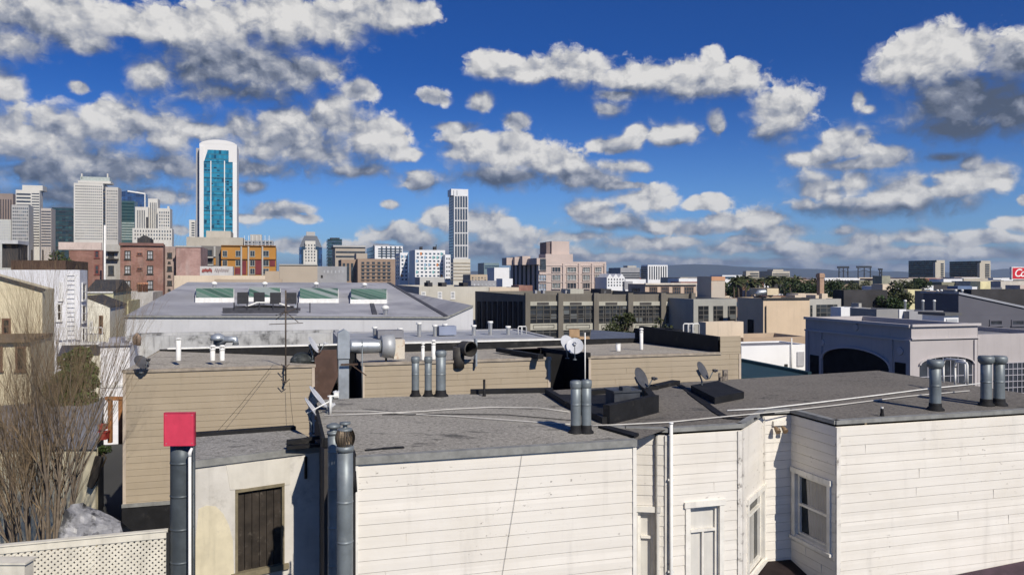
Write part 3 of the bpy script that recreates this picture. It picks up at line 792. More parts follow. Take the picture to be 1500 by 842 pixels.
# ------------------------------------------------------------------ cables lying on the roof
def cable(pts, r, label, m=PALEWIRE, z=ZR+.03):
    mb = MB(); ps = [PZ(x, y, z) for x, y in pts]; mb.tube(ps, r, 5); return tag(mb.build('cable', m), label, 'cable')
cable([(470, 602), (540, 601.5), (600, 606), (660, 609), (720, 613), (800, 619), (835, 621)], .012, 'pale cable lying across the near gravel roof, the lower of two that cross')
cable([(475, 608), (560, 605), (620, 602), (660, 599), (720, 596), (790, 597), (834, 603)], .012, 'pale cable lying across the near gravel roof, the upper of two that cross')
cable([(560, 607), (660, 606), (740, 607), (800, 612), (836, 615)], .010, 'thin black cable lying between the two pale ones on the near roof', WIREM)
cable([(868, 623), (910, 621.5), (980, 618), (1060, 610), (1140, 602.5), (1230, 592.5), (1330, 580), (1420, 572)], .014, 'pale cable running over the bay roof up to the right flues')
cable([(1065, 601), (1120, 598), (1200, 589), (1290, 578), (1360, 569), (1440, 561)], .017, 'white cable on the right wing roof passing behind the single flue', WHITE_PIPE)
# white looped ladder rails at the right roof edge
def hoop(x0, x1, y0, yb, Ya, Yb, label, extra=None):
    mb = MB(); a = P(x0, yb, Ya); d = P(x1, yb, Yb)
    zt = zat(y0, (Ya+Yb)/2); r = .028
    pts = [a, Vector((a.x, a.y, zt-.15))]
    for k in range(5):
        q = k/4*math.pi/2; pts.append(Vector((a.x, a.y, zt-.15))+(d-a)*.15*(1-math.cos(q))+ZUP*.15*math.sin(q))
    e = Vector((d.x, d.y, zt+.05)); pts += [e-(d-a)*.06, e+Vector((0, 0, -.06)), Vector((d.x, d.y, a.z+(d.z-a.z))) ]
    mb.tube(pts, r, 8)
    if extra: mb.tube([pts[2], pts[2]+(d-a)*.3+ZUP*(-.5)], .02, 6)
    t = mb.build('ladder_rail', WHITE_PIPE); tag(t, label, 'ladder rail', 'white ladder rails at the roof edge')
hoop(1382, 1414, 528, 560, 21.0, 20.2, 'larger white looped ladder rail behind the single flue')
hoop(1399, 1417, 532, 563, 20.6, 19.9, 'smaller white looped ladder rail beside the two adjoining flues')

# ------------------------------------------------------------------ satellite dishes
def dish(base, yaw, tilt, size, label, m=DISH_LIGHT, mast=.35, group='satellite dishes on the roofs', mastm=None):
    """yaw: compass turn of the bowl's axis (0 looks along +x); base: foot of the mast"""
    base = Vector(base); t = thing('satellite_dish', label, 'satellite dish', base, 0, group)
    ax = Vector((math.cos(yaw)*math.cos(tilt), math.sin(yaw)*math.cos(tilt), math.sin(tilt)))
    x = ax.cross(ZUP).normalized(); y = x.cross(ax)
    c = base+ZUP*(mast+size*.42)
    R = size/2; mb = MB(); n = 24; rings = []
    for j in range(6):
        rr = R*j/5; dep = .16*R*(j/5)**2
        rings.append([c+ax*dep+(x*math.cos(2*math.pi*k/n)*rr*.92+y*math.sin(2*math.pi*k/n)*rr) for k in range(n)])
    for off in (0, -.012):
        for j in range(5):
            for k in range(n):
                q = [rings[j][k], rings[j][(k+1) % n], rings[j+1][(k+1) % n], rings[j+1][k]]
                if off: q = [p+ax*off for p in q][::-1]
                mb.poly(q if j else [q[0], q[2], q[3]], True)
    mb.tube([p+ax*(-.006) for p in rings[5]]+[rings[5][0]-ax*.006], .010, 6, False)
    mb.build('bowl', m, t)
    mb = MB(); mb.tube([base, base+ZUP*(mast*.8), c-ax*.10], .022, 8); mb.box(c-ax*.12-x*.05-y*.08, x*.1, y*.16, ax*.10); mb.lathe(base, [(.07, 0), (.07, .02), (.025, .03)], 10)
    mb.build('mast', mastm or PIPE, t)
    f = c+ax*size*.62-y*size*.22
    mb = MB(); mb.tube([c-y*R*.92, c-y*R*1.02+ax*size*.2, f], .014, 6); mb.build('arm', PIPE, t)
    mb = MB(); mb.tube([f+ax*.05-y*.02, f-ax*.03], [.03, .038], 10); mb.box(f-y*.07-x*.03, x*.06, y*.05, ax*.09); mb.build('receiver', m, t)
    return t
rd = math.radians
dish(PZ(938, 588, ZR)+ZUP*.12, rd(-38), rd(26), .52, 'dark satellite dish seen from behind on the light well kerb', DISH_DARK, .22)
dish(PZ(1028, 573, ZR)+ZUP*.12, rd(-35), rd(28), .50, 'dark satellite dish on the black roof hatch in front of beige siding', DISH_DARK, .20)
b = UV(US+.05, 18.2, ZR); dish((b.x-.05, b.y, ZR-.25), rd(10), rd(38), .62, 'rear one of two pale dishes hanging over the left edge of the near roof', DISH_LIGHT, .25)
b = UV(US-.05, 17.6, ZR); dish((b.x-.08, b.y, ZR-.42), rd(13), rd(36), .62, 'front one of two pale dishes hanging over the left edge of the near roof', DISH_LIGHT, .25)
mb = MB(); b = PZ(484, 607, ZR); mb.tube([b, b+ZUP*.42], .03, 8); mb.tube([b+ZUP*.40-U*.06, b+ZUP*.40+U*.16], .02, 6); mb.box(b+ZUP*.36+U*.08, U*.1, V*.08, ZUP*.12); mb.tube([b+ZUP*.3, b-U*.5+ZUP*.05], .016, 6)
tag(mb.build('mast', WHITE_PIPE), 'short white mast with small bracket beside the pale dishes', 'mast')
mb = MB(); c = PZ(1058, 557.5, ZR)
for k in range(5): mb.box(c+U*random.uniform(-.15, .15)+V*random.uniform(-.05, .05), U*.05, V*.05, ZUP*random.uniform(.06, .22))
mb.box(c+U*.05, U*.14, V*.08, ZUP*.3)
tag(mb.build('junction_box', mat('pale_dark_box', (.2, .17, .14), .6, .6, 9)), 'small speckled junction box at the back edge of the roof before beige siding', 'junction box')
# ================================================================== beige clapboard building behind
BFL = P(180, HZ, 24.2); u0 = BFL.dot(U); v0 = BFL.dot(V)
fBeige = Fac(Vector((BFL.x, BFL.y, 0)), U, -V)
def us(px): return u0+fBeige.s_at(px)
ZB = 6.1; DB = 7.3
uA, uB, uC, uD, uE, uF = us(180), us(461), us(530), us(806), us(862), us(1085)
c = UV((uA+uF)/2, v0+3)
beige = thing('beige_clapboard_building', 'long beige clapboard building with black light wells across the middle', 'building', Vector((c.x, c.y, 0)), A)
holes = []
for a, b in ((uA, uB), (uC, uD), (uE, uF)):
    mb = MB(); siding(mb, fBeige, a-u0, b-u0, 1.9, ZB-.06, .2)
    if b == uF:      # raised parapet post at the far end
        siding(mb, fBeige, us(1055)-u0, uF-u0, ZB-.06, zat(493, 29.8), .2)
    mb.build('clapboard_wall', BEIGE_SIDE, beige)
    for s in ((a-u0, ), (b-u0-.09, )):
        mb = MB(); fBeige.fbox(mb, s[0], s[0]+.09, 1.9, ZB-.07, -.01, .03); mb.build('corner_board', mat('beige_trim', (.50, .42, .33), .7, .1, 3, streak=.4), beige)
mb = MB(); fBeige.fbox(mb, -.02, uB-u0, 0, 1.9, -.3, .06); mb.build('tarred_base', TAR, beige)
mb = MB(); fBeige.fbox(mb, -.02, uB-u0, 1.9, 2.0, -.1, .10); mb.build('base_flashing', FLASH, beige)
WELL = 2.6
mb = MB()
def bq(u_a, v_a, u_b, v_b, z0, z1, m=None):
    a, b = UV(u_a, v_a), UV(u_b, v_b)
    (m or mb).poly([(a.x, a.y, z0), (b.x, b.y, z0), (b.x, b.y, z1), (a.x, a.y, z1)])
bq(uA, v0+DB, uA, v0, 0, ZB-.02); bq(uF, v0, uF, v0+DB, 0, ZB+.4); bq(uF, v0+DB, uA, v0+DB, 0, 5.6)
mb.build('side_wall', BEIGE_SIDE, beige)
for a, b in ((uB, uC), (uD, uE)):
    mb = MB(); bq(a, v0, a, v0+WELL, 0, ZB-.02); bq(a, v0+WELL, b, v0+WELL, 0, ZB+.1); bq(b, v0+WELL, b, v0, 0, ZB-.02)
    mb.build('light_well_wall', BLACKW, beige)  # tar and the wells' deep shade both put into this black
# brown sheet wall at the left of the first light well
mb = MB(); o = UV(uB+.03, v0+.9, 0); e = us(492)+.1
fw_ = Fac(o, U, -V)
mb.poly([fw_.pt(0, 3, 0), fw_.pt(e-uB-.1, 3, 0), fw_.pt(e-uB-.25, 5.0, 0), fw_.pt(e-uB, 5.6, 0), fw_.pt(e-uB-.05, ZB+.35, 0), fw_.pt(0, ZB+.35, 0)])
mb.prism([fw_.pt(0, ZB+.35, 0), fw_.pt(e-uB-.05, ZB+.35, 0), fw_.pt(e-uB-.05, ZB+.40, 0), fw_.pt(0, ZB+.40, 0)], V*.1)
mb.build('brown_sheet_wall', mat('brown_sheet', (.085, .05, .038), .6, .25, 1.5, streak=.5, stain=(.13, .10, .09), stain_scale=2), beige)
# roof in one sheet, falling towards the back
rz = [(uA, 0, ZB), (uB, 0, ZB), (uB, WELL, 5.95), (uC, WELL, 5.95), (uC, 0, ZB), (uD, 0, ZB), (uD, WELL, 6.0), (uE, WELL, 6.0), (uE, 0, ZB), (uF, 0, ZB), (uF, DB, 5.9), (uC, DB, 5.72), (uB, DB, 5.66), (uA+1.2, DB, 6.02), (uA, DB, 6.04)]
mb = MB()
def rq(*q): mb.poly([Vector((UV(a, v0+b).x, UV(a, v0+b).y, z)) for a, b, z in q])
rq(rz[0], rz[1], rz[2], rz[12], rz[14]); rq(rz[2], rz[3], rz[11], rz[12]); rq(rz[4], rz[5], rz[6], (uD, DB, 5.78), rz[11], rz[3]); rq(rz[6], rz[7], (uE, DB, 5.82), (uD, DB, 5.78)); rq(rz[8], rz[9], rz[10], (uE, DB, 5.82), rz[7])
broof = mb.build('roof', GRAVEL_W, beige)
for a, b in ((uA, uB), (uC, uD), (uE, us(1055))):
    mb = MB(); fBeige.fbox(mb, a-u0-.03, b-u0+.03, ZB-.07, ZB+.02, -.12, .05); mb.build('roof_flashing', mat('tan_flashing', (.33, .28, .22), .7, .2, 4), broof)
mb = MB(); fBk = Fac(UV(uA, v0+DB), U, -V)
fBk.fbox(mb, 0, uF-uA, 5.3, 6.1, -.18, 0); mb.build('rear_parapet', TAR, beige)
mb = MB(); fBk.fbox(mb, .3, us(805)-u0+3.4, 6.1, 6.16, -.24, .05); mb.build('coping', WHITE_PIPE, beige)
mb = MB(); mb.box(Vector((*UV(us(1056), v0+.22).xy, 5.7)), U*.2, V*(DB-.3), ZUP*.98); mb.build('side_parapet', TAR, beige)  # tar black also carries the shade on the parapet's inner face
# parapet of the second well: long dark edge and maroon sheet
mb = MB(); pa, pb = PZ(731, 511, 6.3), PZ(793, 523, 6.22)
mb.bar(P(730, 512, 31.5), P(792, 522.5, 27.4), .22, h=.16); mb.bar(P(790, 511.5, 31), P(862, 520, 28.2), .2, h=.16)
mb.build('well_kerb', TAR, beige)
mb = MB(); mb.poly([P(750, 519, 30.2), P(790, 521, 30.2), P(792, 510, 30.2), P(752, 511, 30.2)]); mb.prism([P(750, 519, 30.2), P(790, 521, 30.2), P(792, 510, 30.2), P(752, 511, 30.2)], V*.05)
mb.build('maroon_sheet', mat('maroon_sheet', (.12, .03, .035), .7, .2, 2), beige)

# things on the beige building's roof
def bvp(x0, x1, yb, yt, Y, label, **k):
    b = P((x0+x1)/2, yb, Y); return vent_pipe(b, zat(yt, Y), (x1-x0)/2/F*Y, label, **k)
gw = 'white vent pipes on the beige building'
bvp(258, 265, 528, 498, 25.8, 'tall white vent pipe with wide cap on the beige roof left of the antenna', m=WHITE_PIPE, cap='hat', flash=False, group=gw)
bvp(308, 315, 528, 512, 25.9, 'left of two short white vent pipes side by side on the beige roof', m=WHITE_PIPE, cap='slot', flash=False, group=gw)
bvp(322, 329, 528, 512, 25.9, 'right of two short white vent pipes side by side on the beige roof', m=WHITE_PIPE, cap='slot', flash=False, group=gw)
bvp(617, 622, 527, 508, 27.5, 'left of two white vents rising behind the three grey pipes', m=WHITE_PIPE, cap='slot', flash=False, group=gw)
bvp(632, 638, 526, 504, 27.5, 'right of two white vents rising behind the three grey pipes', m=WHITE_PIPE, cap='slot', flash=False, group=gw)
bvp(902, 909, 514, 503, 31.5, 'short white vent stub on the right part of the beige roof', m=WHITE_PIPE, cap='none', flash=False, group=gw, seams=False)
bvp(937, 942, 512, 486, 32.2, 'taller white vent pipe with slotted cap on the right part of the beige roof', m=WHITE_PIPE, cap='slot', flash=False, group=gw)
mb = MB(); a, b = P(857, 585, 28.0), P(857, 487, 28.0); mb.tube([a, b], .022, 8)
tag(mb.build('pole', WHITE_PIPE), 'thin white pole standing in the black light well beside two pale dishes', 'pole')
mb = MB(); a, b = P(530.5, 583, 25.9), P(530.5, 499, 25.9); mb.tube([a, b], .022, 8)
tag(mb.build('pole', PIPE), 'thin grey pole at the left corner of the middle beige wall', 'pole')
# tall square duct with its run of round duct
t = thing('air_duct', 'tall square galvanised duct rising from the light well', 'air duct', P(503, 583, 23.2), A)
w = 15/F*23.2; o = P(496, 583, 23.2); o.z = 3
mb = MB(); zt = zat(489, 23.2); zs = zat(527, 23.2)
mb.box(o, U*w, V*w, ZUP*(zs-3)); mb.build('lower_duct', GALV, t)
mb = MB(); o2 = Vector((o.x, o.y, zs+.03))-U*.02-V*.02; mb.box(o2, U*(w+.04), V*(w+.04), ZUP*(zt-zs)); mb.prism([o2+ZUP*(zt-zs), o2+ZUP*(zt-zs)+U*(w+.04), o2+ZUP*(zt-zs+.1)+U*(w+.04)*.55], V*(w+.04)); mb.build('upper_duct', GALV, t)
mb = MB(); mb.box(Vector((o.x, o.y, zs))+V*.03, U*(w*.96), V*(w*.9), ZUP*.03); mb.build('joint', TAR, t)
mb = MB(); q = P(499, 534, 23.1); mb.bar(q, q+U*.5, .05); mb.bar(q+U*.3, q+U*.75-ZUP*.35, .03); mb.build('bracket', mat('rust_bar', (.08, .05, .035), .8), t)
t = thing('exhaust_fan', 'horizontal round galvanised duct with a fan drum and rust-stained end box', 'exhaust fan', P(550, 520, 26.6), A)
a = P(512, 507, 26.4); b = P(557, 507, 26.75); d = (b-a).normalized(); mb = MB(); r = .23
pts = []; rs = []
for k in range(13):
    pts.append(a+(b-a)*k/12); rs.append(r*(.98 if k % 2 else 1.0))
mb.tube(pts, rs, 18); mb.build('round_duct', GALV, t)
mb = MB(); c = b+d*.02; mb.tube([c, c+d*.1, c+d*.12, c+d*.43], [.37, .37, .40, .40], 22); mb.build('fan_drum', mat('fan_grey', (.45, .46, .46), .5, .1, 3, metal=.3), t)
mb = MB(); o = P(577, 526, 26.75); mb.box(o, U*.37, V*.5, ZUP*.66); mb.build('end_box', RUSTY, t)
for q in (a+d*.2, b+d*.2): 
    mb = MB(); mb.bar(Vector((q.x, q.y, 5.9)), Vector((q.x, q.y, q.z-.22)), .06); mb.build('leg', TAR, t)
# open elbow facing us
t = thing('elbow_duct', 'open round dark duct elbow facing the viewer on the beige roof', 'duct', P(680, 526, 27.6), A)
c = P(686, 510.5, 27.0); mb = MB(); n = 20; fdir = (-V*.9+U*.35).normalized()
mb.tube([c+fdir*.16, c, c-fdir*.3], [.27, .26, .25], n, False); mb.tube([c+fdir*.15, c, c-fdir*.3], [.235, .225, .22], n, False); mb.tube([c+fdir*.16-fdir*.01, c+fdir*.16+fdir*.01], [.27, .235], n, False)
mb.build('mouth', mat('dark_duct', (.06, .055, .05), .6, .3, 4), t)
mb = MB(); mb.tube([c-fdir*.31, c-fdir*.30], .25, n); mb.build('inner_plate', BLACKW, t)
mb = MB(); e = c-fdir*.25-U*.2; mb.tube([e+ZUP*.05, Vector((e.x, e.y, 5.85))], .2, 14); mb.build('riser', mat('dark_duct', (.06, .055, .05)), t)
mb = MB(); o = c+U*.26; o.z = 5.9; mb.box(o, U*.06, V*.3, ZUP*.95); mb.build('brace', GALV, t)
# dishes on it
dish(P(207, 545, 24.15)-ZUP*.02, rd(-30), rd(40), .50, 'pale dish on the left front corner of the beige building', DISH_DARK, .1)
dish(P(458, 529, 26.6), rd(0), rd(30), .62, 'pale dish on the beige roof beside the brown sheet wall', DISH_LIGHT, .28)
mb = MB(); c = P(443, 530, 26.8); mb.lathe(c, [(.42, -.02), (.40, .12), (.26, .27), (.1, .33)], 14)
for k in range(5): mb.tube([c+U*(.1+.09*k)+ZUP*.05, c+U*(.25+.08*k)+ZUP*(.42+.05*k)], .02, 6)
tag(mb.build('cable_bundle', mat('tarp_black', (.03, .035, .035), .6, .5, 5, stain=(.2, .2, .2), stain_scale=5)), 'black covered heap of cables beside the dish on the beige roof', 'cable bundle')
gd = 'twin pale dishes'
dish(P(831, 525, 27.3), rd(-55), rd(30), .62, 'pale dish seen nearly edge on, left of the facing pale dish by the light well', DISH_LIGHT, .25)
dish(P(842, 527, 27.0), rd(-95), rd(35), .62, 'round pale dish facing the viewer beside the thin white pole', DISH_LIGHT, .2)
# television aerial
t = thing('television_aerial', 'tall thin television aerial with cross bars on the beige wall', 'aerial', P(418.5, 561, 25.2), A)
mb = MB(); p = P(418.5, 561, 25.25); mb.tube([p, P(418.5, 425, 25.25)], .026, 8); mb.build('mast', mat('rust_mast', (.09, .07, .055), .7, .3, 6), t)
for (x0, y0, x1, y1) in ((394, 475, 444, 473), (404, 462, 434, 452), (416, 455, 437, 472), (420, 455, 404, 468), (420, 440, 425, 436)):
    mb = MB(); mb.tube([P(x0, y0, 25.2), P(x1, y1, 25.35)], .012, 5); mb.build('element', mat('rust_mast', (.09, .07, .055)), t)
for y in (536, 558):
    mb = MB(); mb.tube([P(412, y-3, 25.1), P(417, y+4, 25.15), P(424, y-3, 25.1)], .016, 5); mb.bar(P(418, y, 25.2), P(418, y, 25.5), .05); mb.build('wall_bracket', mat('rust_mast', (.09, .07, .055)), t)
mb = MB(); a, b = P(400, 534, 25.1), P(302, 650, 24.2); mb.tube([a, (a+b)/2+ZUP*-.05, b], .006, 4)
tag(mb.build('wire', WIREM), 'thin slack wire running diagonally down the left beige wall', 'wire')
mb = MB(); mb.tube([P(424, 560, 25.1), P(427, 600, 25.0), P(431, 634, 24.9)], .006, 4)
tag(mb.build('wire', WIREM), 'thin wire hanging from the foot of the television aerial', 'wire')
# ================================================================== plastered annex with boarded window
aL, aR = PZ(285, 675, 5.48), PZ(473, 652, 5.48)
da = (aR-aL).normalized(); na = Vector((da.y, -da.x, 0)); fA = Fac(aL, da, na); La = (aR-aL).length
annex = thing('plastered_annex', 'low annex with pale cracked plaster wall, boarded window and gravel roof', 'annex', Vector(((aL.x+aR.x)/2, aL.y+1, 0)))
PLASTER = mat('plaster', (.58, .555, .505), .9, .10, 1.4, streak=.35, stain=(.36, .34, .30), stain_scale=2.2, stain_amt=.7, bump=.3, bs=8)
bo = fA.rect(346, 714, 415, 834)
mb = MB()
for s0, s1, z0, z1 in ((0, bo[0], 0, 5.4), (bo[1], La, 0, 5.4), (bo[0], bo[1], 0, bo[2]), (bo[0], bo[1], bo[3], 5.4)):
    fA.fbox(mb, s0, s1, z0, z1, -.2, 0)
mb.build('plaster_wall', PLASTER, annex)
mb = MB(); mb.poly([fA.pt(0, 0, -.01), fA.pt(0, 5.4, -.01), fA.pt(0, 5.4, -2.4), fA.pt(0, 0, -2.4)]); mb.build('side_wall', mat('dark_side_wall', (.05, .05, .05)), annex)
# bare cream patch where the plaster came off
pts = [fA.at(x, y) for x, y in ((286, 850), (286, 792), (291, 745), (302, 740), (316, 741), (327, 752), (335, 768), (341, 790), (343, 850))]
mb = MB(); mb.prism([fA.pt(s, z, .006) for s, z in pts], na*-.03); mb.build('bare_patch', mat('cream_render', (.62, .56, .41), .9, .1, 2, streak=.35, stain=(.5, .45, .36), stain_scale=3), annex)
mb = MB(); s0, z0_ = fA.at(332, 676); s1, z1_ = fA.at(427, 705)
pts = [fA.at(x, y) for x, y in ((331, 681), (337, 717), (425, 709), (424, 671))]; mb.prism([fA.pt(s, z, .012) for s, z in pts][::-1], na*-.02); mb.build('render_panel', mat('plaster_panel', (.60, .57, .50), .9, .08, 2, streak=.3), annex)
mb = MB(); n = 6
for k in range(n):
    q = (bo[1]-bo[0]-.06)/n; fA.fbox(mb, bo[0]+.03+q*k+.006, bo[0]+.03+q*(k+1)-.006, bo[2]+.03, bo[3]-.03, -.12, -.05-random.uniform(0, .015))
wb = mb.build('boarded_window', mat('weathered_boards', (.035, .028, .022), .85, .35, 4, streak=.7, stain=(.13, .11, .09), stain_scale=5, stain_amt=.7, bump=.6, bs=20), annex)
mb = MB(); 
fA.fbox(mb, bo[0]-.02, bo[0]+.03, bo[2], bo[3], -.1, .02); fA.fbox(mb, bo[1]-.03, bo[1]+.02, bo[2], bo[3], -.1, .02); fA.fbox(mb, bo[0]-.02, bo[1]+.02, bo[3]-.03, bo[3]+.03, -.1, .03); fA.fbox(mb, bo[0]-.1, bo[1]+.1, bo[2]-.08, bo[2]+.03, -.1, .06)
mb.build('frame', mat('old_frame', (.20, .17, .11), .85, .2, 5, streak=.6), wb)
rp2 = [aL, aR, aR-na*1.9+da*.05, aL-na*2.4]
mb = MB(); mb.prism([Vector((p.x, p.y, 5.40)) for p in rp2], (0, 0, .09)); ra = mb.build('roof', gravel_mat('annex_gravel', (.25, .24, .22)), annex)
mb = MB(); fA.fbox(mb, -.05, La, 5.36, 5.495, .0, .05); mb.build('roof_edge', FLASH, ra)
mb = MB(); p, q = rp2[3], rp2[2]; mb.box(Vector((p.x, p.y, 5.45)), q-p, -na*.2, ZUP*.12); mb.build('rear_kerb', TAR, annex)
mb = MB(); a = PZ(420, 655, 5.55); b = PZ(470, 651, 5.55); mb.bar(a, b, .16, h=.06); mb.bar(a+ZUP*.1, b+ZUP*.16, .1, h=.06); mb.bar(b-da*.5-na*.5, b-na*.5, .3, h=.1)
tag(mb.build('tarred_boards', TAR), 'black tarred boards lying at the right end of the annex roof', 'boards')
s, z = fA.at(447, 660); mb = MB(); mb.tube([fA.pt(s, 5.3, .04), fA.pt(s, 5.3-.45, .04)], .03, 6)
tag(mb.build('drain_spout', TAR), 'short black drain spout under the annex roof edge', 'spout')
# ------------------------------------------------------------------ flue with red cap
b = P(266, HZ, 13.9); base = Vector((b.x, b.y, 0))
t = thing('red_capped_flue', 'dark grey flue with a bright red square metal cap', 'flue', base, 0)
r = .189; zt = zat(650, 13.9); mb = MB(); prof = [(r, 0)]
z = .5
while z < zt-.3: prof += [(r, z-.03), (r, z-.013), (r*1.04, z-.008), (r*1.04, z+.008), (r, z+.013), (r, z+.03)]; z += .58
prof += [(r, zt)]
mb.lathe(base, prof, 22); mb.build('pipe', mat('dark_flue', (.085, .10, .11), .5, .2, 3, metal=.3, streak=.4), t)
RED = mat('red_paint', (.61, .050, .095), .45, .10, 3, spec=.4, streak=.25, stain=(.40, .10, .10), stain_scale=7, stain_amt=.4, stain_lo=.62)
uR, vR = dirs(math.radians(4))
c = P(262.5, 628.5, 13.62); w, h = .519, .578; mb = MB()
o = c-uR*w/2-ZUP*h/2; mb.box(o, uR*w, vR*.012, ZUP*h); mb.build('front_plate', RED, t)
mb = MB()
for q in (0, 1): mb.box(o+uR*(w-.012)*q-vR*.010+ZUP*.0, uR*.012, vR*.01, ZUP*h)
for q in (0, 1): mb.box(o+ZUP*(h-.012)*q-vR*.009+uR*.012, uR*(w-.024), vR*.009, ZUP*.012)
mb.build('folded_rim', mat('red_rim', (.45, .03, .07), .5, .15, 6), t)
for qx, qz in ((.08, .08), (.92, .08), (.08, .92), (.92, .92)):
    mb = MB(); c_ = o+uR*w*qx+ZUP*h*qz; mb.tube([c_-vR*.006, c_+vR*.002], .008, 8); mb.build('rivet', FLASH, t)
mb = MB(); mb.box(o+vR*.012+ZUP*(h-.012), uR*w, vR*.05, ZUP*.012); mb.build('top_plate', RED, t)
mb = MB(); mb.box(o+vR*.062, uR*w, vR*.012, ZUP*h); mb.build('back_plate', RED, t)
mb = MB(); mb.box(o+uR*(w-.012)+vR*.012+ZUP*.02, uR*.012, vR*.05, ZUP*(h-.032)); mb.build('side_plate', mat('red_dark', (.30, .02, .035), .5), t)
mb = MB(); p = P(278, HZ, 13.6); zt = zat(668, 13.6); mb.tube([(p.x, p.y, 0), (p.x, p.y, zt)], .026, 10); mb.tube([(p.x, p.y, zt), (p.x, p.y, zt+.06), (p.x+.03, p.y+.02, zt+.14)], [.034, .034, .02], 8)
tag(mb.build('vent_tube', WHITE_PIPE), 'thin white tube running up beside the red capped flue', 'tube')
mb = MB(); p = P(282.5, HZ, 14.1); zt = zat(650, 14.1); mb.tube([(p.x, p.y, 0), (p.x, p.y, zt)], .045, 10); mb.lathe((p.x, p.y, zt), [(.055, -.03), (.055, .02), (.02, .05)], 10)
tag(mb.build('vent_tube', mat('dark_flue', (.085, .10, .11))), 'dark slim tube between the white tube and the annex wall', 'tube')
# ------------------------------------------------------------------ lattice fence
LAT = mat('lattice_paint', (.66, .62, .52), .75, .1, 3, streak=.35)
l0, l1 = PZ(-25, 802, 4.52), PZ(246, 776.5, 4.52); dl = (l1-l0).normalized(); nl = Vector((dl.y, -dl.x, 0)); fl = Fac(l0, dl, nl); Ll = (l1-l0).length
t = thing('lattice_fence', 'pale diagonal lattice fence along the bottom left corner', 'fence', (l0+l1)/2-ZUP*4.52)
mb = MB(); zb = 2.9; ztp = 4.40; hh = ztp-zb; pitch = .098
for sgn in (1, -1):
    k = -hh/pitch
    x = -hh-.1
    while x < Ll+hh:
        # strip s = x + sgn*(z-zb) cut to the panel
        zs = [max(0, (0-x)/sgn if sgn > 0 else (x-Ll)), min(hh, (Ll-x) if sgn > 0 else x)]
        if zs[1]-zs[0] > .02:
            p, q = fl.pt(x+sgn*zs[0], zb+zs[0], .006*sgn), fl.pt(x+sgn*zs[1], zb+zs[1], .006*sgn)
            mb.bar(p, q, .041, up=nl, h=.009)
        x += pitch
mb.build('lattice', LAT, t)
mb = MB(); fl.fbox(mb, 0, Ll, 4.40, 4.52, -.03, .03); fl.fbox(mb, 0, Ll, 4.52, 4.545, -.06, .05); mb.build('top_rail', LAT, t)
for s in (0.4, Ll*.55):
    mb = MB(); fl.fbox(mb, s, s+.09, 0, 4.40, -.12, -.03); mb.build('post', LAT, t)
mb = MB(); fl.fbox(mb, Ll-.02, Ll+.10, 0, 4.50, -.06, .05); mb.build('post', mat('black_post', (.02, .02, .02), .8), t)
mb = MB(); o = P(-30, 845, 11.6); o.z = 3.2; e = P(36, 826, 11.6); mb.box(o, Vector((e.x-o.x, 0, 0)), Vector((0, .22, 0)), ZUP*(e.z-3.2)); mb.box(o+Vector((-.03, -.03, e.z-3.2)), Vector((e.x-o.x+.06, 0, 0)), Vector((0, .28, 0)), ZUP*.03)
tag(mb.build('cabinet_box', LAT), 'pale flat topped box in front of the lattice fence in the corner', 'box')
mb = MB(); a, b = P(-60, HZ, 14.4), P(250, HZ, 15.0); 
mb.box(Vector((a.x-.5, a.y, 0)), Vector((b.x-a.x+.4, .6, 0)), Vector((-.3, 2.6, 0)), ZUP*3.0)
tag(mb.build('lean_to', mat('shed_dark', (.06, .055, .05), .9, .3, 1.5)), 'dark low lean-to right behind the lattice fence', 'shed')
# grey tarpaulin heap
mb = MB(); random.seed(3)
T = [[(84, 788), (96, 747), (103, 738), (123, 736.5)], [(110, 792), (116, 765), (120, 748), (126, 740)], [(140, 795), (140, 778), (145, 758), (148, 748)], [(180, 795), (180, 782), (178, 771), (177, 763)]]
gp = [[P(x, y, 17.0+.25*j+.1*(i % 2)) for j, (x, y) in enumerate(row)] for i, row in enumerate(T)]
for i in range(3):
    for j in range(3):
        a, b, c_, d_ = gp[i][j], gp[i+1][j], gp[i+1][j+1], gp[i][j+1]; N = 5
        for p in range(N):
            for q in range(N):
                def L(s_, t_):
                    w = a.lerp(b, s_).lerp(d_.lerp(c_, s_), t_); from mathutils import noise
                    return w+Vector((0, -.05, .05))*noise.noise(w*6)
                mb.poly([L(p/N, q/N), L((p+1)/N, q/N), L((p+1)/N, (q+1)/N), L(p/N, (q+1)/N)], True)
for row in (gp,):
    top = [r[3] for r in gp]
    for k in range(3): mb.poly([top[k], top[k+1], top[k+1]+Vector((0, 1.2, -.9)), top[k]+Vector((0, 1.2, -.9))])
tag(mb.build('tarpaulin', mat('tarp_grey', (.26, .26, .27), .4, .3, 4, stain=(.025, .025, .025), stain_scale=2.6, stain_amt=.95, stain_lo=.46)), 'crumpled grey tarpaulin over a heap behind the lattice fence', 'tarpaulin')

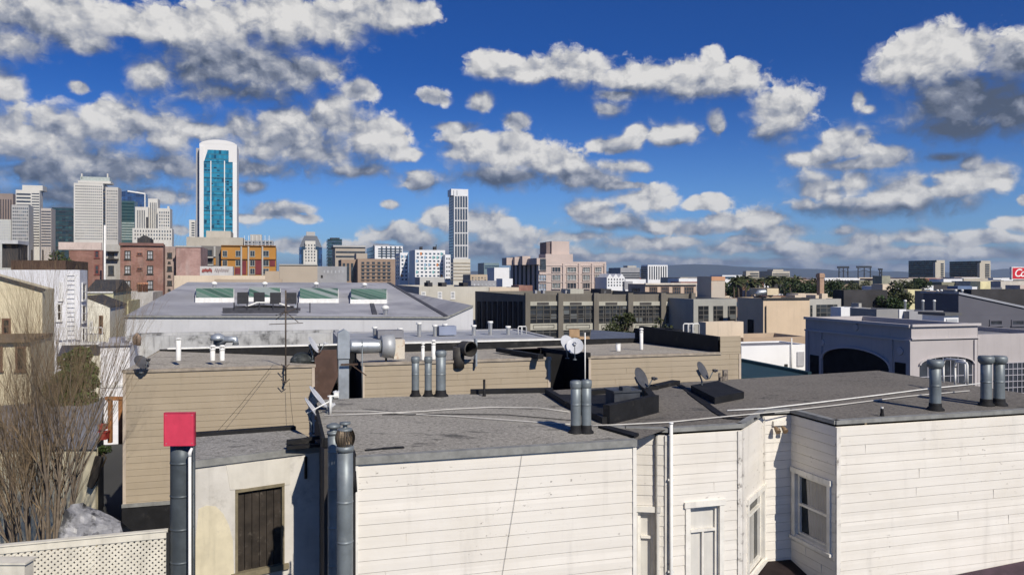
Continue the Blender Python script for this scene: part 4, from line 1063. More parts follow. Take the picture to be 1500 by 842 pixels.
# ================================================================== left gardens and houses
CREAM = siding_mat('cream_siding', (.66, .58, .40), .18, .2, .3)
CREAM2 = mat('cream_paint', (.68, .61, .43), .8, .1, 1, streak=.3)
WHITEW = mat('white_wall', (.68, .68, .70), .75, .07, .6, streak=.25)
GREENC = mat('green_cream', (.52, .50, .32), .8, .1, 1, streak=.3)
DARKROOF = mat('dark_roof', (.045, .045, .048), .9, .25, 1.5)
GREYROOF = mat('grey_felt_roof', (.20, .20, .215), .9, .2, .6, streak=.3, stain=(.30, .30, .31), stain_scale=.5)
BROWNF = mat('brown_frame', (.14, .075, .05), .7, .2, 4)
WFRAME = mat('white_frame', (.70, .69, .66), .6, .08, 3)
DFRAME = mat('dark_frame', (.04, .038, .036), .6)
b = Bld('cream_house', 'cream clapboard house at the left edge behind the bare tree', -90, 62, 424, 39, CREAM, depth=2.2, roof=DARKROOF, cat='house', parapet=.1)
mb = MB(); f = b.front; p = [f.pt(0, b.ztop, .05), f.pt(b.w+.1, b.ztop-.1, .05), f.pt(b.w*.3, b.ztop+1.0, .05)]
mb.prism([f.pt(0, b.ztop-.01, .01), f.pt(b.w, b.ztop-.01, .01), f.pt(b.w*.28, b.ztop+1.0, .01)], V*2.2); mb.build('gable', CREAM, b.root)
mb = MB(); mb.bar(f.pt(b.w+.15, b.ztop-.05, .1), f.pt(b.w*.28, b.ztop+1.05, .1), .12, h=.12); mb.bar(f.pt(-.1, b.ztop, .1), f.pt(b.w*.28, b.ztop+1.05, .1), .12, h=.12); mb.build('roof_edge', DARKROOF, b.root)
b.box('lower_wing', CREAM, -90, 491, 76, 600, 0, 3.5); b.box('wing_eave', mat('eave_brown', (.16, .12, .085), .8), -95, 489, 78, 494, 0, 3.8)
f2 = Fac(b.FL-V*3.5, U, -V)
window_on(b.root, f2, *f2.rect(23, 507, 38, 543), BROWNF, GLASS, (1, 2)); window_on(b.root, f2, *f2.rect(-8, 507, 4, 543), BROWNF, GLASS, (1, 2))
b.window(3, 466, 16, 490, BROWNF, GLASS)
b = Bld('white_house', 'white flat-fronted house with wall ladder left of the green gables', -60, 117, 395, 50, WHITEW, xs=128, cat='house', parapet=.3)
b.window(87, 413, 92, 440, WFRAME, GLASS, (1, 2)); b.window(83, 444, 91, 470, WFRAME, GLASS, (1, 2))
a, q = b.front.rect(98, 400, 110, 480)[0:2]; mb = MB(); z0, z1 = 2.5, b.ztop-.3
for s in (a, q): b.front.fbox(mb, s, s+.04, z0, z1, .1, .14)
z = z0
while z < z1: b.front.fbox(mb, a, q, z, z+.03, .1, .13); z += .3
mb.build('wall_ladder', WHITE_PIPE, b.root)
for y0, y1 in ((414, 440), (446, 472), (478, 500)):
    window_on(b.root, b.right, *[sorted(b.right.rect(119.5, y0, 125, y1)[:2])[0], sorted(b.right.rect(119.5, y0, 125, y1)[:2])[1], b.right.rect(119, y0, 125, y1)[2], b.right.rect(119, y0, 125, y1)[3]], WFRAME, GLASS, (1, 2))
mb = MB(); f = b.front; s0, s1, z0, z1 = f.rect(92, 462, 116, 470)
f.fbox(mb, s0, s1+1.6, z0-1.5, z0-1.4, 0, 1.2)
for k in range(11):
    q = s0+(s1+1.6-s0)*k/10; f.fbox(mb, q, q+.04, z0-1.4, z0-.4, 1.15, 1.19)
f.fbox(mb, s0, s1+1.6, z0-.42, z0-.36, 1.13, 1.2); mb.build('balcony', WFRAME, b.root)
# green-cream gabled houses
b = Bld('gabled_house', 'small cream house with dark ridged roof left of the brick tenement', 126, 166, 428, 66, GREENC, depth=8, cat='house', parapet=.05)
mb = MB(); mb.prism([b.front.pt(-.1, b.ztop, .1), b.front.pt(-.1, b.ztop, -8.1), b.front.pt(-.1, b.ztop+1.05, -4)], U*(b.w+.2)); mb.build('gable_roof', DARKROOF, b.root)
b.box('gutter', WFRAME, 126, 427, 166, 429, 0, .12)
b = Bld('white_gabled_house', 'white house with a sloping roof edge in front of the small cream house', 126, 161, 450, 58, mat('cream_white', (.72, .69, .58), .8, .08, 1), depth=6, cat='house', parapet=.05)
mb = MB(); f = b.front; mb.prism([f.pt(-.02, b.ztop, .02), f.pt(b.w+.02, b.ztop, .02), f.pt(-.02, b.ztop+.75, .02)], V*6); mb.build('gable', mat('cream_white', (.72, .69, .58)), b.root)
mb = MB(); d = f.pt(b.w+.1, b.ztop-.02, .1)-f.pt(-.1, b.ztop+.78, .1); mb.box(f.pt(-.1, b.ztop+.78, .1), d, V*6.2, ZUP*.06); mb.build('gable_roof', DARKROOF, b.root)
b.window(145, 462, 151, 487, BROWNF, GLASS); b.window(131, 470, 136, 487, WFRAME, GLASS)
mb = MB(); f = b.front; s0, s1, z0, z1 = f.rect(134, 488, 152, 502)
f.fbox(mb, s0, s1, z0, z0+.08, .1, 1.2)
for k in range(9): q = s0+(s1-s0)*k/8; f.fbox(mb, q, q+.03, z0+.08, z1, 1.15, 1.18)
f.fbox(mb, s0, s1, z1, z1+.05, 1.12, 1.2); mb.build('balcony', mat('grey_rail', (.22, .23, .26), .6), b.root)
b = Bld('olive_house', 'narrow olive cream house with small windows left of the white hall', 166, 188, 441, 72, GREENC, depth=6, cat='house', parapet=.2)
for x0, y0, x1, y1 in ((169, 458, 175, 470), (178, 458, 183, 470), (169, 478, 175, 492), (178, 478, 183, 492)): b.window(x0, y0, x1, y1, DFRAME, GLASS)
b = Bld('low_flat_building', 'low building with pale roof and rusty chimney pots below the brick tenement', 166, 224, 428, 95, mat('pale_grey_wall', (.45, .43, .40), .85, .12, 1), depth=8)
for x in (201, 204.5, 209, 213):
    mb = MB(); p = b.front.pt(b.front.s_at(x), b.ztop, -1); mb.lathe(p, [(.16, -.4), (.14, .9), (.2, .92), (.18, 1.15)], 8); mb.build('chimney_pot', mat('terracotta', (.42, .2, .12), .8), b.root)
b = Bld('white_clapboard_shed', 'bright white clapboard outbuilding beyond the beige building', 147, 190, 505, 42, siding_mat('white_shed', (.80, .79, .80), .25, 0, .1), depth=4, roof=GREYROOF, cat='outbuilding', parapet=.05)
b.box('eave', mat('shed_eave', (.35, .35, .38), .8), 145, 502.5, 192, 506, -.2, .15); b.box('base_board', WFRAME, 147, 563, 183, 567, 0, .06)
b.box('roof_box', mat('grey_box', (.40, .40, .45), .7), 157, 496, 176, 504, -1.5, -.4)
# garden shed with felt roof
mb = MB(); t = thing('garden_shed', 'cream rendered shed with grey felt roof behind the bare tree', 'shed', Vector((*P(75, HZ, 27).xy, 0)))
q = [P(-30, 654, 25), P(142, 653, 25), P(154, 582, 31.5), P(-30, 596, 31.5)]
mb.prism(q, (0, 0, -.1)); mb.build('roof', GREYROOF, t)
mb = MB(); a, c_ = P(-28, 656, 25.1), P(140, 655, 25.1)
mb.box(Vector((a.x, a.y, 0)), Vector((c_.x-a.x, 0, 0)), Vector((0, .15, 0)), ZUP*(a.z-.02)); mb.build('wall', mat('shed_cream', (.60, .54, .38), .85, .14, 1.2, streak=.5, stain=(.35, .31, .22), stain_scale=2), t)
mb = MB(); p = P(141, HZ, 25.2); p2 = P(152, HZ, 31); mb.poly([(p.x, p.y, 0), (p2.x, p2.y, 0), (p2.x, p2.y, 4), (p.x, p.y, 3.5)]); mb.build('side_wall', BLACKW, t)  # shadow in the gap beside the shed put into a black wall
mb = MB()
mb.prism([P(139, 668, 24.8), P(149, 670, 24.8), P(143, 700, 24.8), P(134, 716, 24.8), P(127, 712, 24.8), P(133, 690, 24.8)], (0, .1, 0))
tag(mb.build('leaning_board', mat('dark_board', (.035, .03, .025), .9, .3, 4)), 'dark broken board leaning at the right end of the cream shed', 'board')
t = thing('timber_frame', 'orange-brown timber post and beam in the dark passage', 'timber frame', P(160, 650, 27))
TIM = mat('timber_orange', (.34, .15, .055), .8, .3, 4, streak=.4)
for (x0, y0, x1, y1, nm) in ((161.5, 584, 161.5, 648, 'post'), (155, 583, 180, 583.5, 'beam'), (177, 585, 177, 650, 'post')):
    mb = MB(); mb.bar(P(x0, y0, 27), P(x1, y1, 27), .12, up=Vector((0, 1, 0))); mb.build(nm, TIM, t)
for k, (x0, y0, x1, y1, lab) in enumerate(((143, 632, 155, 644, 'upper red crate on the timber shelf in the passage'), (144, 622, 152, 630, 'small red box above the red crate in the passage'))):
    mb = MB(); a, c_ = P(x0, y1, 26.6), P(x1, y0, 26.6); w = c_.x-a.x; hh = c_.z-a.z
    mb.box(a, (w, 0, 0), (0, .25, 0), ZUP*hh*.85); mb.box(a+ZUP*hh*.85-Vector((.02, .02, 0)), (w+.04, 0, 0), (0, .29, 0), ZUP*hh*.15); tag(mb.build('crate', mat('crate_red', (.32, .045, .035), .6, .2, 5)), lab, 'crate')

# ------------------------------------------------------------------ leaves and trees
LEAF = leaf_mat('leaf_dark', (.012, .024, .008), (.055, .085, .025))
LEAF2 = leaf_mat('leaf_olive', (.02, .028, .010), (.075, .085, .03))
BARK = mat('bark', (.085, .065, .045), .9, .3, 6)
def leaf(mb, p, size, rnd):
    d = Vector((rnd.gauss(0, 1), rnd.gauss(0, 1), rnd.gauss(0, .7))).normalized(); e = d.cross(Vector((rnd.gauss(0, 1), rnd.gauss(0, 1), rnd.gauss(0, 1)))).normalized()
    s = size*rnd.uniform(.6, 1.3); mb.poly([p-d*s*.6, p+e*s*.3, p+d*s*.6, p-e*s*.3])
def crown(clumps, n, size, seed):
    rnd = random.Random(seed); mb = MB(); tot = sum(c[1]**2 for c in clumps)
    for c, r in clumps:
        for k in range(int(n*r*r/tot)):
            q = Vector((rnd.gauss(0, 1), rnd.gauss(0, 1), rnd.gauss(0, 1))).normalized()*r*rnd.uniform(.25, 1.0)**.5
            q.z *= .8; leaf(mb, c+q, size, rnd)
    return mb
def tree(base, h, r, label, m=LEAF, n=1400, size=.3, seed=1, group=None, name='tree', cat='tree', k=11):
    rnd = random.Random(seed); base = Vector(base); t = thing(name, label, cat, base, 0, group)
    cl = []
    tr = MB(); top = base+ZUP*h*.55; tr.tube([base, base+Vector((.1, .05, h*.3)), top], [h*.035, h*.028, h*.018], 7)
    for i in range(k):
        a = rnd.uniform(0, 6.28); rr = r*rnd.uniform(.15, .75); z = h*rnd.uniform(.5, .92); c = base+Vector((rr*math.cos(a), rr*math.sin(a), z))
        cl.append((c, r*rnd.uniform(.28, .5))); tr.tube([base+ZUP*h*rnd.uniform(.3, .5), (base+c)/2+ZUP*h*.22, c], [h*.014, h*.01, h*.004], 5)
    tr.build('trunk', BARK, t); crown(cl, n, size, seed+5).build('crown', m, t)
    return t
# ivy-like shrub
t = thing('evergreen_shrub', 'dense dark green shrub beside the white outbuilding', 'shrub', Vector((*P(118, HZ, 31).xy, 0)))
cl = [(P(x, y, 31+dy), r/F*31) for x, y, r, dy in ((118, 545, 24, 0), (105, 530, 20, .3), (130, 560, 16, -.2), (118, 520, 16, 0), (100, 560, 24, 0), (125, 585, 18, -.2), (95, 585, 22, 0), (134, 540, 9, 0), (82, 570, 18, .3), (112, 602, 20, 0))]
crown(cl, 9000, .13, 3).build('foliage', leaf_mat('leaf_shrub', (.014, .036, .008), (.095, .135, .030)), t)
mb = MB(); p = P(118, HZ, 31); mb.tube([(p.x, p.y, 0), (p.x+.1, p.y, 3), P(115, 545, 31)], [.09, .07, .03], 6); mb.build('stem', BARK, t)
t = tree((*P(150, HZ, 26.5).xy, 2.6), .9, .35, 'little green potted plant on the shed roof edge in the passage', n=300, size=.1, seed=8, name='potted_plant', cat='plant', k=5)
# bare tree with many upright stems
rnd = random.Random(11)
base = P(58, HZ, 20); base.z = 0
t = thing('bare_tree', 'bare winter tree with a thicket of upright twigs at the left edge', 'tree', base)
stems = MB(); twigs = MB()
def grow(p, d, L, r, depth):
    pts = [p]; q = p.copy(); dd = d.copy(); n = 4
    for k in range(n):
        dd = (dd+Vector((rnd.gauss(0, .07), rnd.gauss(0, .07), .05))).normalized(); q = q+dd*L/n; pts.append(q.copy())
    rs = [r*(1-.7*k/n) for k in range(n+1)]
    (stems if depth < 2 else twigs).tube(pts, rs, 5 if depth < 2 else 3, False)
    if depth < 4:
        m = (5, 6, 5, 3)[depth]
        for k in range(m):
            i = rnd.choice(range(1, n+1)) if depth else rnd.choice((2, 3, 3, 4)); a = rnd.uniform(0, 6.28); sp = rnd.uniform(.2, .52)
            e = (dd+Vector((math.cos(a)*sp, math.sin(a)*sp, .22))).normalized()
            grow(pts[i], e, L*rnd.uniform(.5, .78), rs[i]*.62, depth+1)
for k in range(17):
    a = rnd.uniform(0, 6.28); rr = rnd.uniform(0, .9)
    lean = Vector((math.cos(a)*.16+rnd.gauss(0, .05), math.sin(a)*.12, 1)).normalized()
    grow(base+Vector((math.cos(a)*rr, math.sin(a)*rr*.5, 0)), lean, rnd.uniform(3.9, 5.2), rnd.uniform(.05, .085), 0)
stems.build('trunk', mat('bark_grey', (.17, .135, .10), .9, .3, 6), t); twigs.build('crown', mat('twig_brown', (.24, .175, .105), .9, .3, 5), t)

# ================================================================== white hall with the broad grey roof
HW = mat('hall_white', (.52, .52, .525), .75, .06, .5, streak=.2, stain=(.5, .5, .48), stain_scale=.6)
HR = mat('hall_roof', (.35, .35, .37), .85, .18, .12, stain=(.24, .24, .265), stain_scale=.25, stain_amt=.8, stain_lo=.48)
hL = P(183, 463, 52); hR = P(655, 465, 58); hE = P(693, 448, 59.2); bL = P(275, 413.5, 85); bR = P(569, 414.5, 91); bE = P(596, 428, 92)
hall = thing('white_hall', 'broad white hall with low grey pitched roof and skylights', 'building', Vector(((hL.x+hR.x)/2, 66, 0)))
mb = MB(); gz = lambda p: Vector((p.x, p.y, 0))
mb.poly([gz(hL), gz(hR), hR, hL]); mb.poly([gz(hR), gz(hE), hE, hR]); mb.poly([gz(hE), gz(bE), bE, hE]); mb.poly([gz(bE), gz(bL), bL, bR, bE]); mb.poly([gz(bL), gz(hL), hL, bL])
mb.build('wall', HW, hall)
mb = MB(); mb.poly([hL, hR, bR, bL]); mb.poly([hR, hE, bE, bR]); up_ = Vector((0, 0, .03)); mb.v = [p+up_ for p in mb.v]
hroof = mb.build('roof', HR, hall)
mb = MB(); d = hR-hL; mb.box(hL+Vector((0, -.15, -.08)), d, Vector((0, .3, .0)), ZUP*.14); d = hE-hR; mb.box(hR+Vector((0, -.15, -.08)), d, Vector((0, .3, 0)), ZUP*.16); mb.build('eave_flashing', FLASH, hroof)
mb = MB(); mb.bar(hR+up_, bR+up_, .35, h=.12); mb.build('valley', mat('valley_dark', (.07, .07, .08), .8), hroof)
pn = (hR-hL).cross(bL-hL).normalized(); pn = pn if pn.z > 0 else -pn
def onroof(x, y, h=0): return RP(x, y, hL+ZUP*(.03+h), pn)
SKYG = cells_mat('skylight_glass', 1.1, 1.0, [((.11, .21, .14), 3), ((.19, .27, .21), 2), ((.33, .38, .34), 2), ((.07, .14, .09), 2)], (.36, .38, .35), .08, .08, .5, 0, .3)
for x0, x1, y0, y1 in ((286, 343, 430, 444), (364, 411, 429, 443), (438, 496, 430, 445), (513, 567, 431, 446)):
    a, b, c_, d_ = onroof(x0, y1), onroof(x1, y1), onroof(x1, y0), onroof(x0, y0)
    n = pn*.42; mb = MB(); mb.prism([a, b, c_, d_], n); s = mb.build('skylight', WHITE_PIPE, hroof)
    mb = MB(); k = [p+pn*.42 for p in (a, b, c_, d_)]; m_ = sum(k, Vector())/4; k = [p.lerp(m_, .04) for p in k]
    rg0, rg1 = (k[0]+k[3])/2+pn*.5, (k[1]+k[2])/2+pn*.5
    mb.poly([k[0], k[1], rg1, rg0]); mb.poly([k[2], k[3], rg0, rg1]); mb.poly([k[3], k[0], rg0]); mb.poly([k[1], k[2], rg1])
    mb.build('glazing', SKYG, s)
for x, yb in ((314, 423), (388, 423), (463, 423), (534, 424), (564.5, 461)):
    p = onroof(x, yb); mb = MB(); r = .2; mb.lathe(p, [(r, -.1), (r, .42), (r*1.5, .44), (r*1.4, .6), (r*.5, .72)], 10); mb.build('roof_vent', WHITE_PIPE, hroof)
mb = MB(); a, b = onroof(536, 417), onroof(549, 461); mb.bar(a+pn*.05, b+pn*.05, .35, h=.12); mb.build('roof_seam', mat('valley_dark', (.07, .07, .08)), hroof)
# air-conditioning condensers on their rack
t = thing('pipe_rack', 'low steel rack with pipes under four dark condensers on the grey roof', 'rack', onroof(390, 460))
mb = MB()
for x0, x1, y in ((326, 436, 456.5), (326, 440, 453), (342, 430, 450)):
    mb.bar(onroof(x0, y, .25), onroof(x1, y, .25), .22)
for x in (343, 362, 380, 400, 420, 436, 454): mb.bar(onroof(x, 458.5), onroof(x, 458.5)+ZUP*.75, .07)
mb.build('frame', mat('rack_steel', (.06, .06, .07), .6, .2, 3, metal=.4), t)
mb = MB(); mb.tube([onroof(352, 457)+ZUP*.2, onroof(376, 455)+ZUP*.6, onroof(405, 453)+ZUP*.5, onroof(424, 457)+ZUP*.4], .07, 6); mb.build('pipe', WHITE_PIPE, t)
mb = MB(); mb.tube([onroof(340, 457)+ZUP*.2, onroof(380, 458)+ZUP*.5, onroof(430, 457)+ZUP*.3], .1, 6); mb.build('pipe', TAR, t)
cond = None
for k, (x, lab) in enumerate(((348.5, 'leftmost of four dark square condensers on the grey hall roof'), (372.5, 'second of four dark condensers from the left on the hall roof'), (396.5, 'third of four dark condensers from the left on the hall roof'), (419.5, 'rightmost of four dark condensers, beside the aerial mast in view'))):
    p = onroof(x+7, 454)
    if k == 0:
        cond = thing('condenser_unit', lab, 'air conditioner', p, A, 'condensers on the hall roof')
        w = .78; zb = .45
        mb = MB(); mb.box(p-U*w/2+ZUP*zb, U*w, V*.6, ZUP*.85); mb.build('casing', mat('condenser_dark', (.03, .03, .034), .6, .2, 6), cond)
        mb = MB()
        for q in range(8): mb.box(p-U*(w/2-.05)+ZUP*(zb+.06+q*.095)-V*.02, U*(w-.1), V*.02, ZUP*.03)
        mb.build('grille', mat('condenser_grille', (.06, .06, .065), .5), cond)
        mb = MB(); 
        for sx in (-1, 1):
            mb = MB(); mb.box(p+U*(sx*(w/2-.06)-.03)+V*.1, U*.06, V*.06, ZUP*(zb-.01)); mb.build('leg', GALV, cond)
    else:
        r_ = cond.copy(); COL.objects.link(r_); r_.location = p; r_['label'] = lab
        for ch in list(cond.children):
            n_ = ch.copy(); COL.objects.link(n_); n_.parent = r_
# stained parapet and low roofs in front of the hall
STAIN = mat('stained_parapet', (.42, .42, .41), .9, .15, 1.2, streak=.9, stain=(.03, .03, .03), stain_scale=.45, stain_amt=.95, stain_lo=.52)
b = Bld('stained_parapet_building', 'low building with black-streaked pale parapet in front of the white hall', 186, 500, 493, 45, STAIN, depth=3, roof=GREYROOF, parapet=.2)
mb = MB(); p = P(214, HZ, 44); 
b = Bld('metal_roofed_building', 'low building with light grey metal roof between beige building and factory', 500, 812, 501, 40, mat('pale_metal_wall', (.35, .35, .36), .7, .15, 1), depth=7.5, roof=mat('pale_metal_roof', (.34, .35, .37), .6, .14, .6, streak=.4), parapet=.06)
for x, h in ((560, .5), (600, .4), (630, .7), (655, .55), (671, .6), (716, .5), (742, .7), (770, .4)):
    mb = MB(); p = b.front.pt(b.front.s_at(x), b.ztop-.08, -3.5); mb.lathe(p, [(.12, 0), (.12, h), (.17, h+.02), (.15, h+.12)], 8); mb.build('roof_vent', WHITE_PIPE, b.root)
mb = MB(); f = b.front; s0 = f.s_at(560); f.fbox(mb, s0, s0+1.4, b.ztop, b.ztop+.4, -3, -2); mb.build('roof_box', GREYROOF, b.root)
mb = MB(); s0 = f.s_at(660); f.fbox(mb, s0, s0+1.0, b.ztop, b.ztop+.5, -4, -3.2); mb.build('roof_box', mat('box_blue', (.22, .25, .33), .6), b.root)
mb = MB(); p = P(214, HZ, 43.5); mb.tube([P(198, 505, 43.5), P(197, 494, 43.5), P(201, 490, 43.5), P(204, 494, 43.5), P(203, 506, 43.5)], .12, 8)
tag(mb.build('goose_neck_vent', mat('rust_vent', (.25, .18, .13), .7, .3, 3)), 'rusty goose neck vent at the left end of the stained parapet', 'vent')
mb = MB(); p = P(319, 508, 36); mb.lathe(p, [(.2, -.3), (.2, .3), (.35, .32), (.3, .5), (.1, .62)], 10); mb.tube([P(322, 505, 36), P(330, 497, 36), P(345, 497, 36), P(345, 505, 36)], .16, 8)
tag(mb.build('roof_vent', GALV), 'squat grey roof ventilator before the stained parapet', 'vent')
def rails(xs, y0, y1, Y, label, group):
    for k, (a, b) in enumerate(xs):
        mb = MB(); mb.tube([P(a, y1, Y), P(a, y0+2, Y), P(a+(b-a)*.15, y0, Y), P(b-(b-a)*.15, y0, Y), P(b, y0+2, Y+.6), P(b, y1, Y+.6)], .03, 6)
        o = mb.build('ladder_rail', WHITE_PIPE); tag(o, label[k], 'ladder rail', group)
rails(((1001, 1010), (1008, 1016), (1015, 1024)), 474, 512, 37.5, ('left of three white ladder hoops behind the black parapet', 'middle of three white ladder hoops behind the black parapet', 'right of three white ladder hoops behind the black parapet'), 'white ladder hoops behind the parapet')
rails(((759, 765), (764, 771)), 478, 492, 46, ('left of two small white ladder hoops before the dark factory side', 'right of two small white ladder hoops before the dark factory side'), 'small white ladder hoops')
# ================================================================== mid distance and skyline
random.seed(21)
CONC = mat('concrete', (.40, .385, .35), .9, .1, .2, streak=.25)
BEIGEC = mat('beige_concrete', (.44, .40, .33), .9, .1, .15, streak=.25)
CREAMC = mat('cream_stucco', (.60, .50, .38), .9, .08, .25, streak=.25)
TOWERW = mat('tower_white', (.60, .575, .52), .8, .05, .05)
TOWERG = mat('tower_grey', (.42, .41, .39), .8, .06, .05)
TOWERB = mat('tower_brown', (.27, .21, .175), .8, .08, .05)
PINK = mat('pink_stucco', (.50, .41, .365), .9, .06, .15, streak=.2)
BROWNB = mat('brown_facade', (.30, .22, .165), .9, .1, .1)
WIN = glass_mat('city_window', (.035, .04, .05), .12)
WMIX = [WIN]*5
WINB = glass_mat('city_window_blue', (.04, .07, .11), .1)
WINP = mat('pale_window', (.40, .41, .42), .4, .2, .5)
WMIX += [WINB, WINB, mat('blind_window', (.26, .25, .23), .5, .2, .5)]
CWHITE = mat('city_white', (.72, .72, .72), .8, .05, .1, streak=.15)
CGREY = mat('city_grey', (.30, .30, .31), .9, .12, .2, streak=.3)
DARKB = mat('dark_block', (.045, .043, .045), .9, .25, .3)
PARK = mat('pale_slab', (.55, .52, .45), .85, .06, .1)
# --- brick tenement, left
BR = brick_mat('red_brick', (.33, .155, .115), (.23, .10, .078), (.36, .27, .23))
BRP = brick_mat('pink_brick', (.42, .25, .215), (.34, .19, .16), (.46, .36, .32))
b = Bld('brick_tenement', 'red brick tenement with three storeys of paired white sash windows', 176, 239, 357, 125, BR, xs=242, parapet=.4)
for y0, y1 in ((367, 380), (389, 401.5), (410.5, 424)):
    for x0, x1 in ((182.5, 191.5), (215.5, 224.5)): b.window(x0, y0, x1, y1, DFRAME, WINP, (2, 2), fw=.14, d=.1)
    b.window(200.5, y0+3, 208.5, y0+7.5, mat('rust_frame', (.16, .07, .05)), WIN, (2, 1), fw=.12)
b.box('cornice', mat('brick_cornice', (.19, .10, .085)), 175, 356, 240, 360, 0, .35)
mb = MB(); o = P(201, 356, 128); mb.box(o, U*2.0, V*3, ZUP*.7); mb.prism([o+ZUP*.7, o+ZUP*.7+U*2.0, o+ZUP*1.3+U*1.0], V*3); mb.build('roof_hut', DARKROOF, b.root)
b = Bld('brick_tenement', 'red brick block with pale parapet left of the light grey recess', 101, 150, 366, 118, BR, xs=152, parapet=.4)
b.box('parapet_wall', mat('pale_parapet', (.55, .45, .40), .9, .1, .3, streak=.4), 86, 355, 149, 366, -.4, .15)
for y0, y1 in ((367, 378), (388, 402), (409, 424)): b.window(138.5, y0, 145.5, y1, mat('red_frame', (.18, .05, .045)), WIN, (1, 2), fw=.14)
b = Bld('grey_recess_building', 'light grey wall set back between two brick tenements', 152, 176, 358, 134, CONC, depth=6)
for y0, y1 in ((370, 378), (389, 403)): b.window(158.5, y0, 167, y1, DFRAME, WIN, (1, 2), fw=.14)
for y in (368, 379): b.box('ledge', DARKB, 156, y, 174, y+1.2, 0, .9)
mb = MB(); p0, p1 = P(153.5, 416, 112), P(153.5, 330, 112); p0.z = 0; mb.tube([p0, p1], .14, 8)
tag(mb.build('pole', WHITE_PIPE), 'tall pale pole in front of the brick tenements', 'pole')
b = Bld('grey_tenement', 'narrow grey and brick strip with small dark windows right of the tenement', 239, 257, 361, 130, mat('grey_pink', (.36, .28, .25), .9, .12, .4, streak=.4), depth=9)
for y0, y1 in ((370, 378), (390, 397), (411, 418)): b.window(245, y0, 252, y1, DFRAME, WIN, (1, 2), fw=.13)
for y0 in (383, 403, 423): b.window(246, y0, 250, y0+3, DFRAME, WIN, (1, 1), fw=.1)
b = Bld('brick_warehouse', 'plain pinkish brick wall between the tenement and the orange flats', 258, 294, 361, 128, BRP, depth=12)
b.box('coping', CONC, 257, 360, 295, 362, -.3, .15)
b = Bld('cream_warehouse', 'long plain cream wall below the pinkish brick', 255, 390, 403.5, 104, CREAMC, depth=14)
b = Bld('tan_parapet_building', 'low tan building just behind the grey hall roof ridge', 314, 413, 409, 98, mat('tan_stucco', (.42, .34, .255), .9, .08, .2), depth=9)
b.box('rooftop_hut', mat('tan_stucco', (.42, .34, .255)), 388, 397, 409, 410, -4, -1)
b = Bld('dark_roof_terrace', 'dark brown board-fenced roof terrace behind the white house', 16, 96, 381, 66, mat('brown_boards', (.075, .045, .033), .9, .25, 1.5, streak=.4), depth=8)
b.box('awning', mat('pale_awning', (.55, .55, .55)), 0, 352, 26, 357, -3, 0); b.box('terrace_hut', DARKB, 0, 357, 24, 392, -3, -.5)
for x in (30, 46, 62, 78): b.box('fence_post', DARKB, x, 366, x+1.5, 381, -.1, .1)
tree((*P(88, HZ, 75).xy, 0), 12.2, 1.6, 'small dark tree beside the brown roof terrace', n=900, size=.3, seed=4)
# graffiti parapet
b = Bld('graffiti_wall', 'white rooftop parapet with red graffiti below the orange flats', 293, 341, 390, 112, mat('graffiti_white', (.50, .48, .46), .85, .12, .5, streak=.4), depth=3)
random.seed(5)
f = b.front
for k, (x0, x1, c) in enumerate(((296, 311, (.30, .08, .07)), (314, 336, (.25, .20, .20)))):
    mb = MB(); pts = []
    n = 26
    for j in range(n):
        x = x0+(x1-x0)*j/n; s, z = f.at(x, 396+3.6*math.sin(j*1.9+k)*random.uniform(.6, 1)); pts.append(f.pt(s, z, .06))
    for j in range(n-1): mb.bar(pts[j], pts[j+1], .11 if k == 0 else .07, up=-V, h=.02)
    mb.build('graffiti', mat('spray_%d' % k, c, .7), b.root)
random.seed(22)
# --- orange flats
OR = mat('orange_panel', (.40, .19, .04), .7, .08, .3); MAR = mat('maroon_panel', (.16, .03, .035), .7)
b = Bld('orange_flats', 'block of flats with orange and maroon panels under the blue glass tower', 324, 404, 360, 165, OR, depth=14)
for x in (352.5, 363, 383.5): b.box('pilaster', CONC, x, 361, x+2.2, 404, 0, .35)
for y in (359.5, 379): b.box('string_course', mat('dark_orange', (.22, .10, .03)), 324, y, 404, y+1.2, 0, .3)
for y0, y1 in ((367, 376), (381, 390), (393, 402)):
    for x0, x1 in ((326, 333), (345, 353), (366, 373.5), (385, 394)): b.window(x0, y0, x1, y1, mat('pale_frame', (.36, .36, .32)), WIN, (2, 1), fw=.09)
for x0, y0, x1, y1 in ((354, 382, 361, 402), (374, 381, 383, 402), (395, 380, 403, 390), (335, 391, 343, 402), (344, 392, 353, 402)): b.box('maroon_panel', MAR, x0, y0, x1, y1, 0, .12)
b = Bld('grey_flats', 'dark grey balconied part left of the orange flats', 295, 324, 360, 166, mat('grey_flat', (.17, .16, .15), .9, .1, .3), depth=12)
for y in (376, 387): b.box('balcony', CONC, 296, y, 313, y+2, 0, 1)
for y0, y1 in ((366, 375), (379, 386)): b.window(297, y0, 311, y1, DFRAME, WIN, (3, 1), fw=.14)
b.box('orange_panel', OR, 313, 378, 316, 388, 0, .1); b.box('pilaster', CONC, 313, 361, 316, 376, 0, .4)
b = Bld('concrete_hall', 'plain beige concrete block at the foot of the blue glass tower', 273, 356, 347, 255, BEIGEC, depth=20)
b = Bld('concrete_block', 'smaller beige concrete block rising behind the plain concrete hall', 302, 338, 338, 270, BEIGEC, depth=14)
b = Bld('scaffolded_block', 'grey block wrapped in scaffolding right of the concrete blocks', 357, 400, 352, 260, CGREY, depth=12)
b.grid(WIN, 358, 353, 399, 362, 8, 2, .6, .5); b.box('penthouse', CONC, 366, 343, 383, 352, -8, -2)
for x in range(358, 400, 6): b.box('scaffold_pole', WHITE_PIPE, x, 345, x+.6, 361, .4, .55)
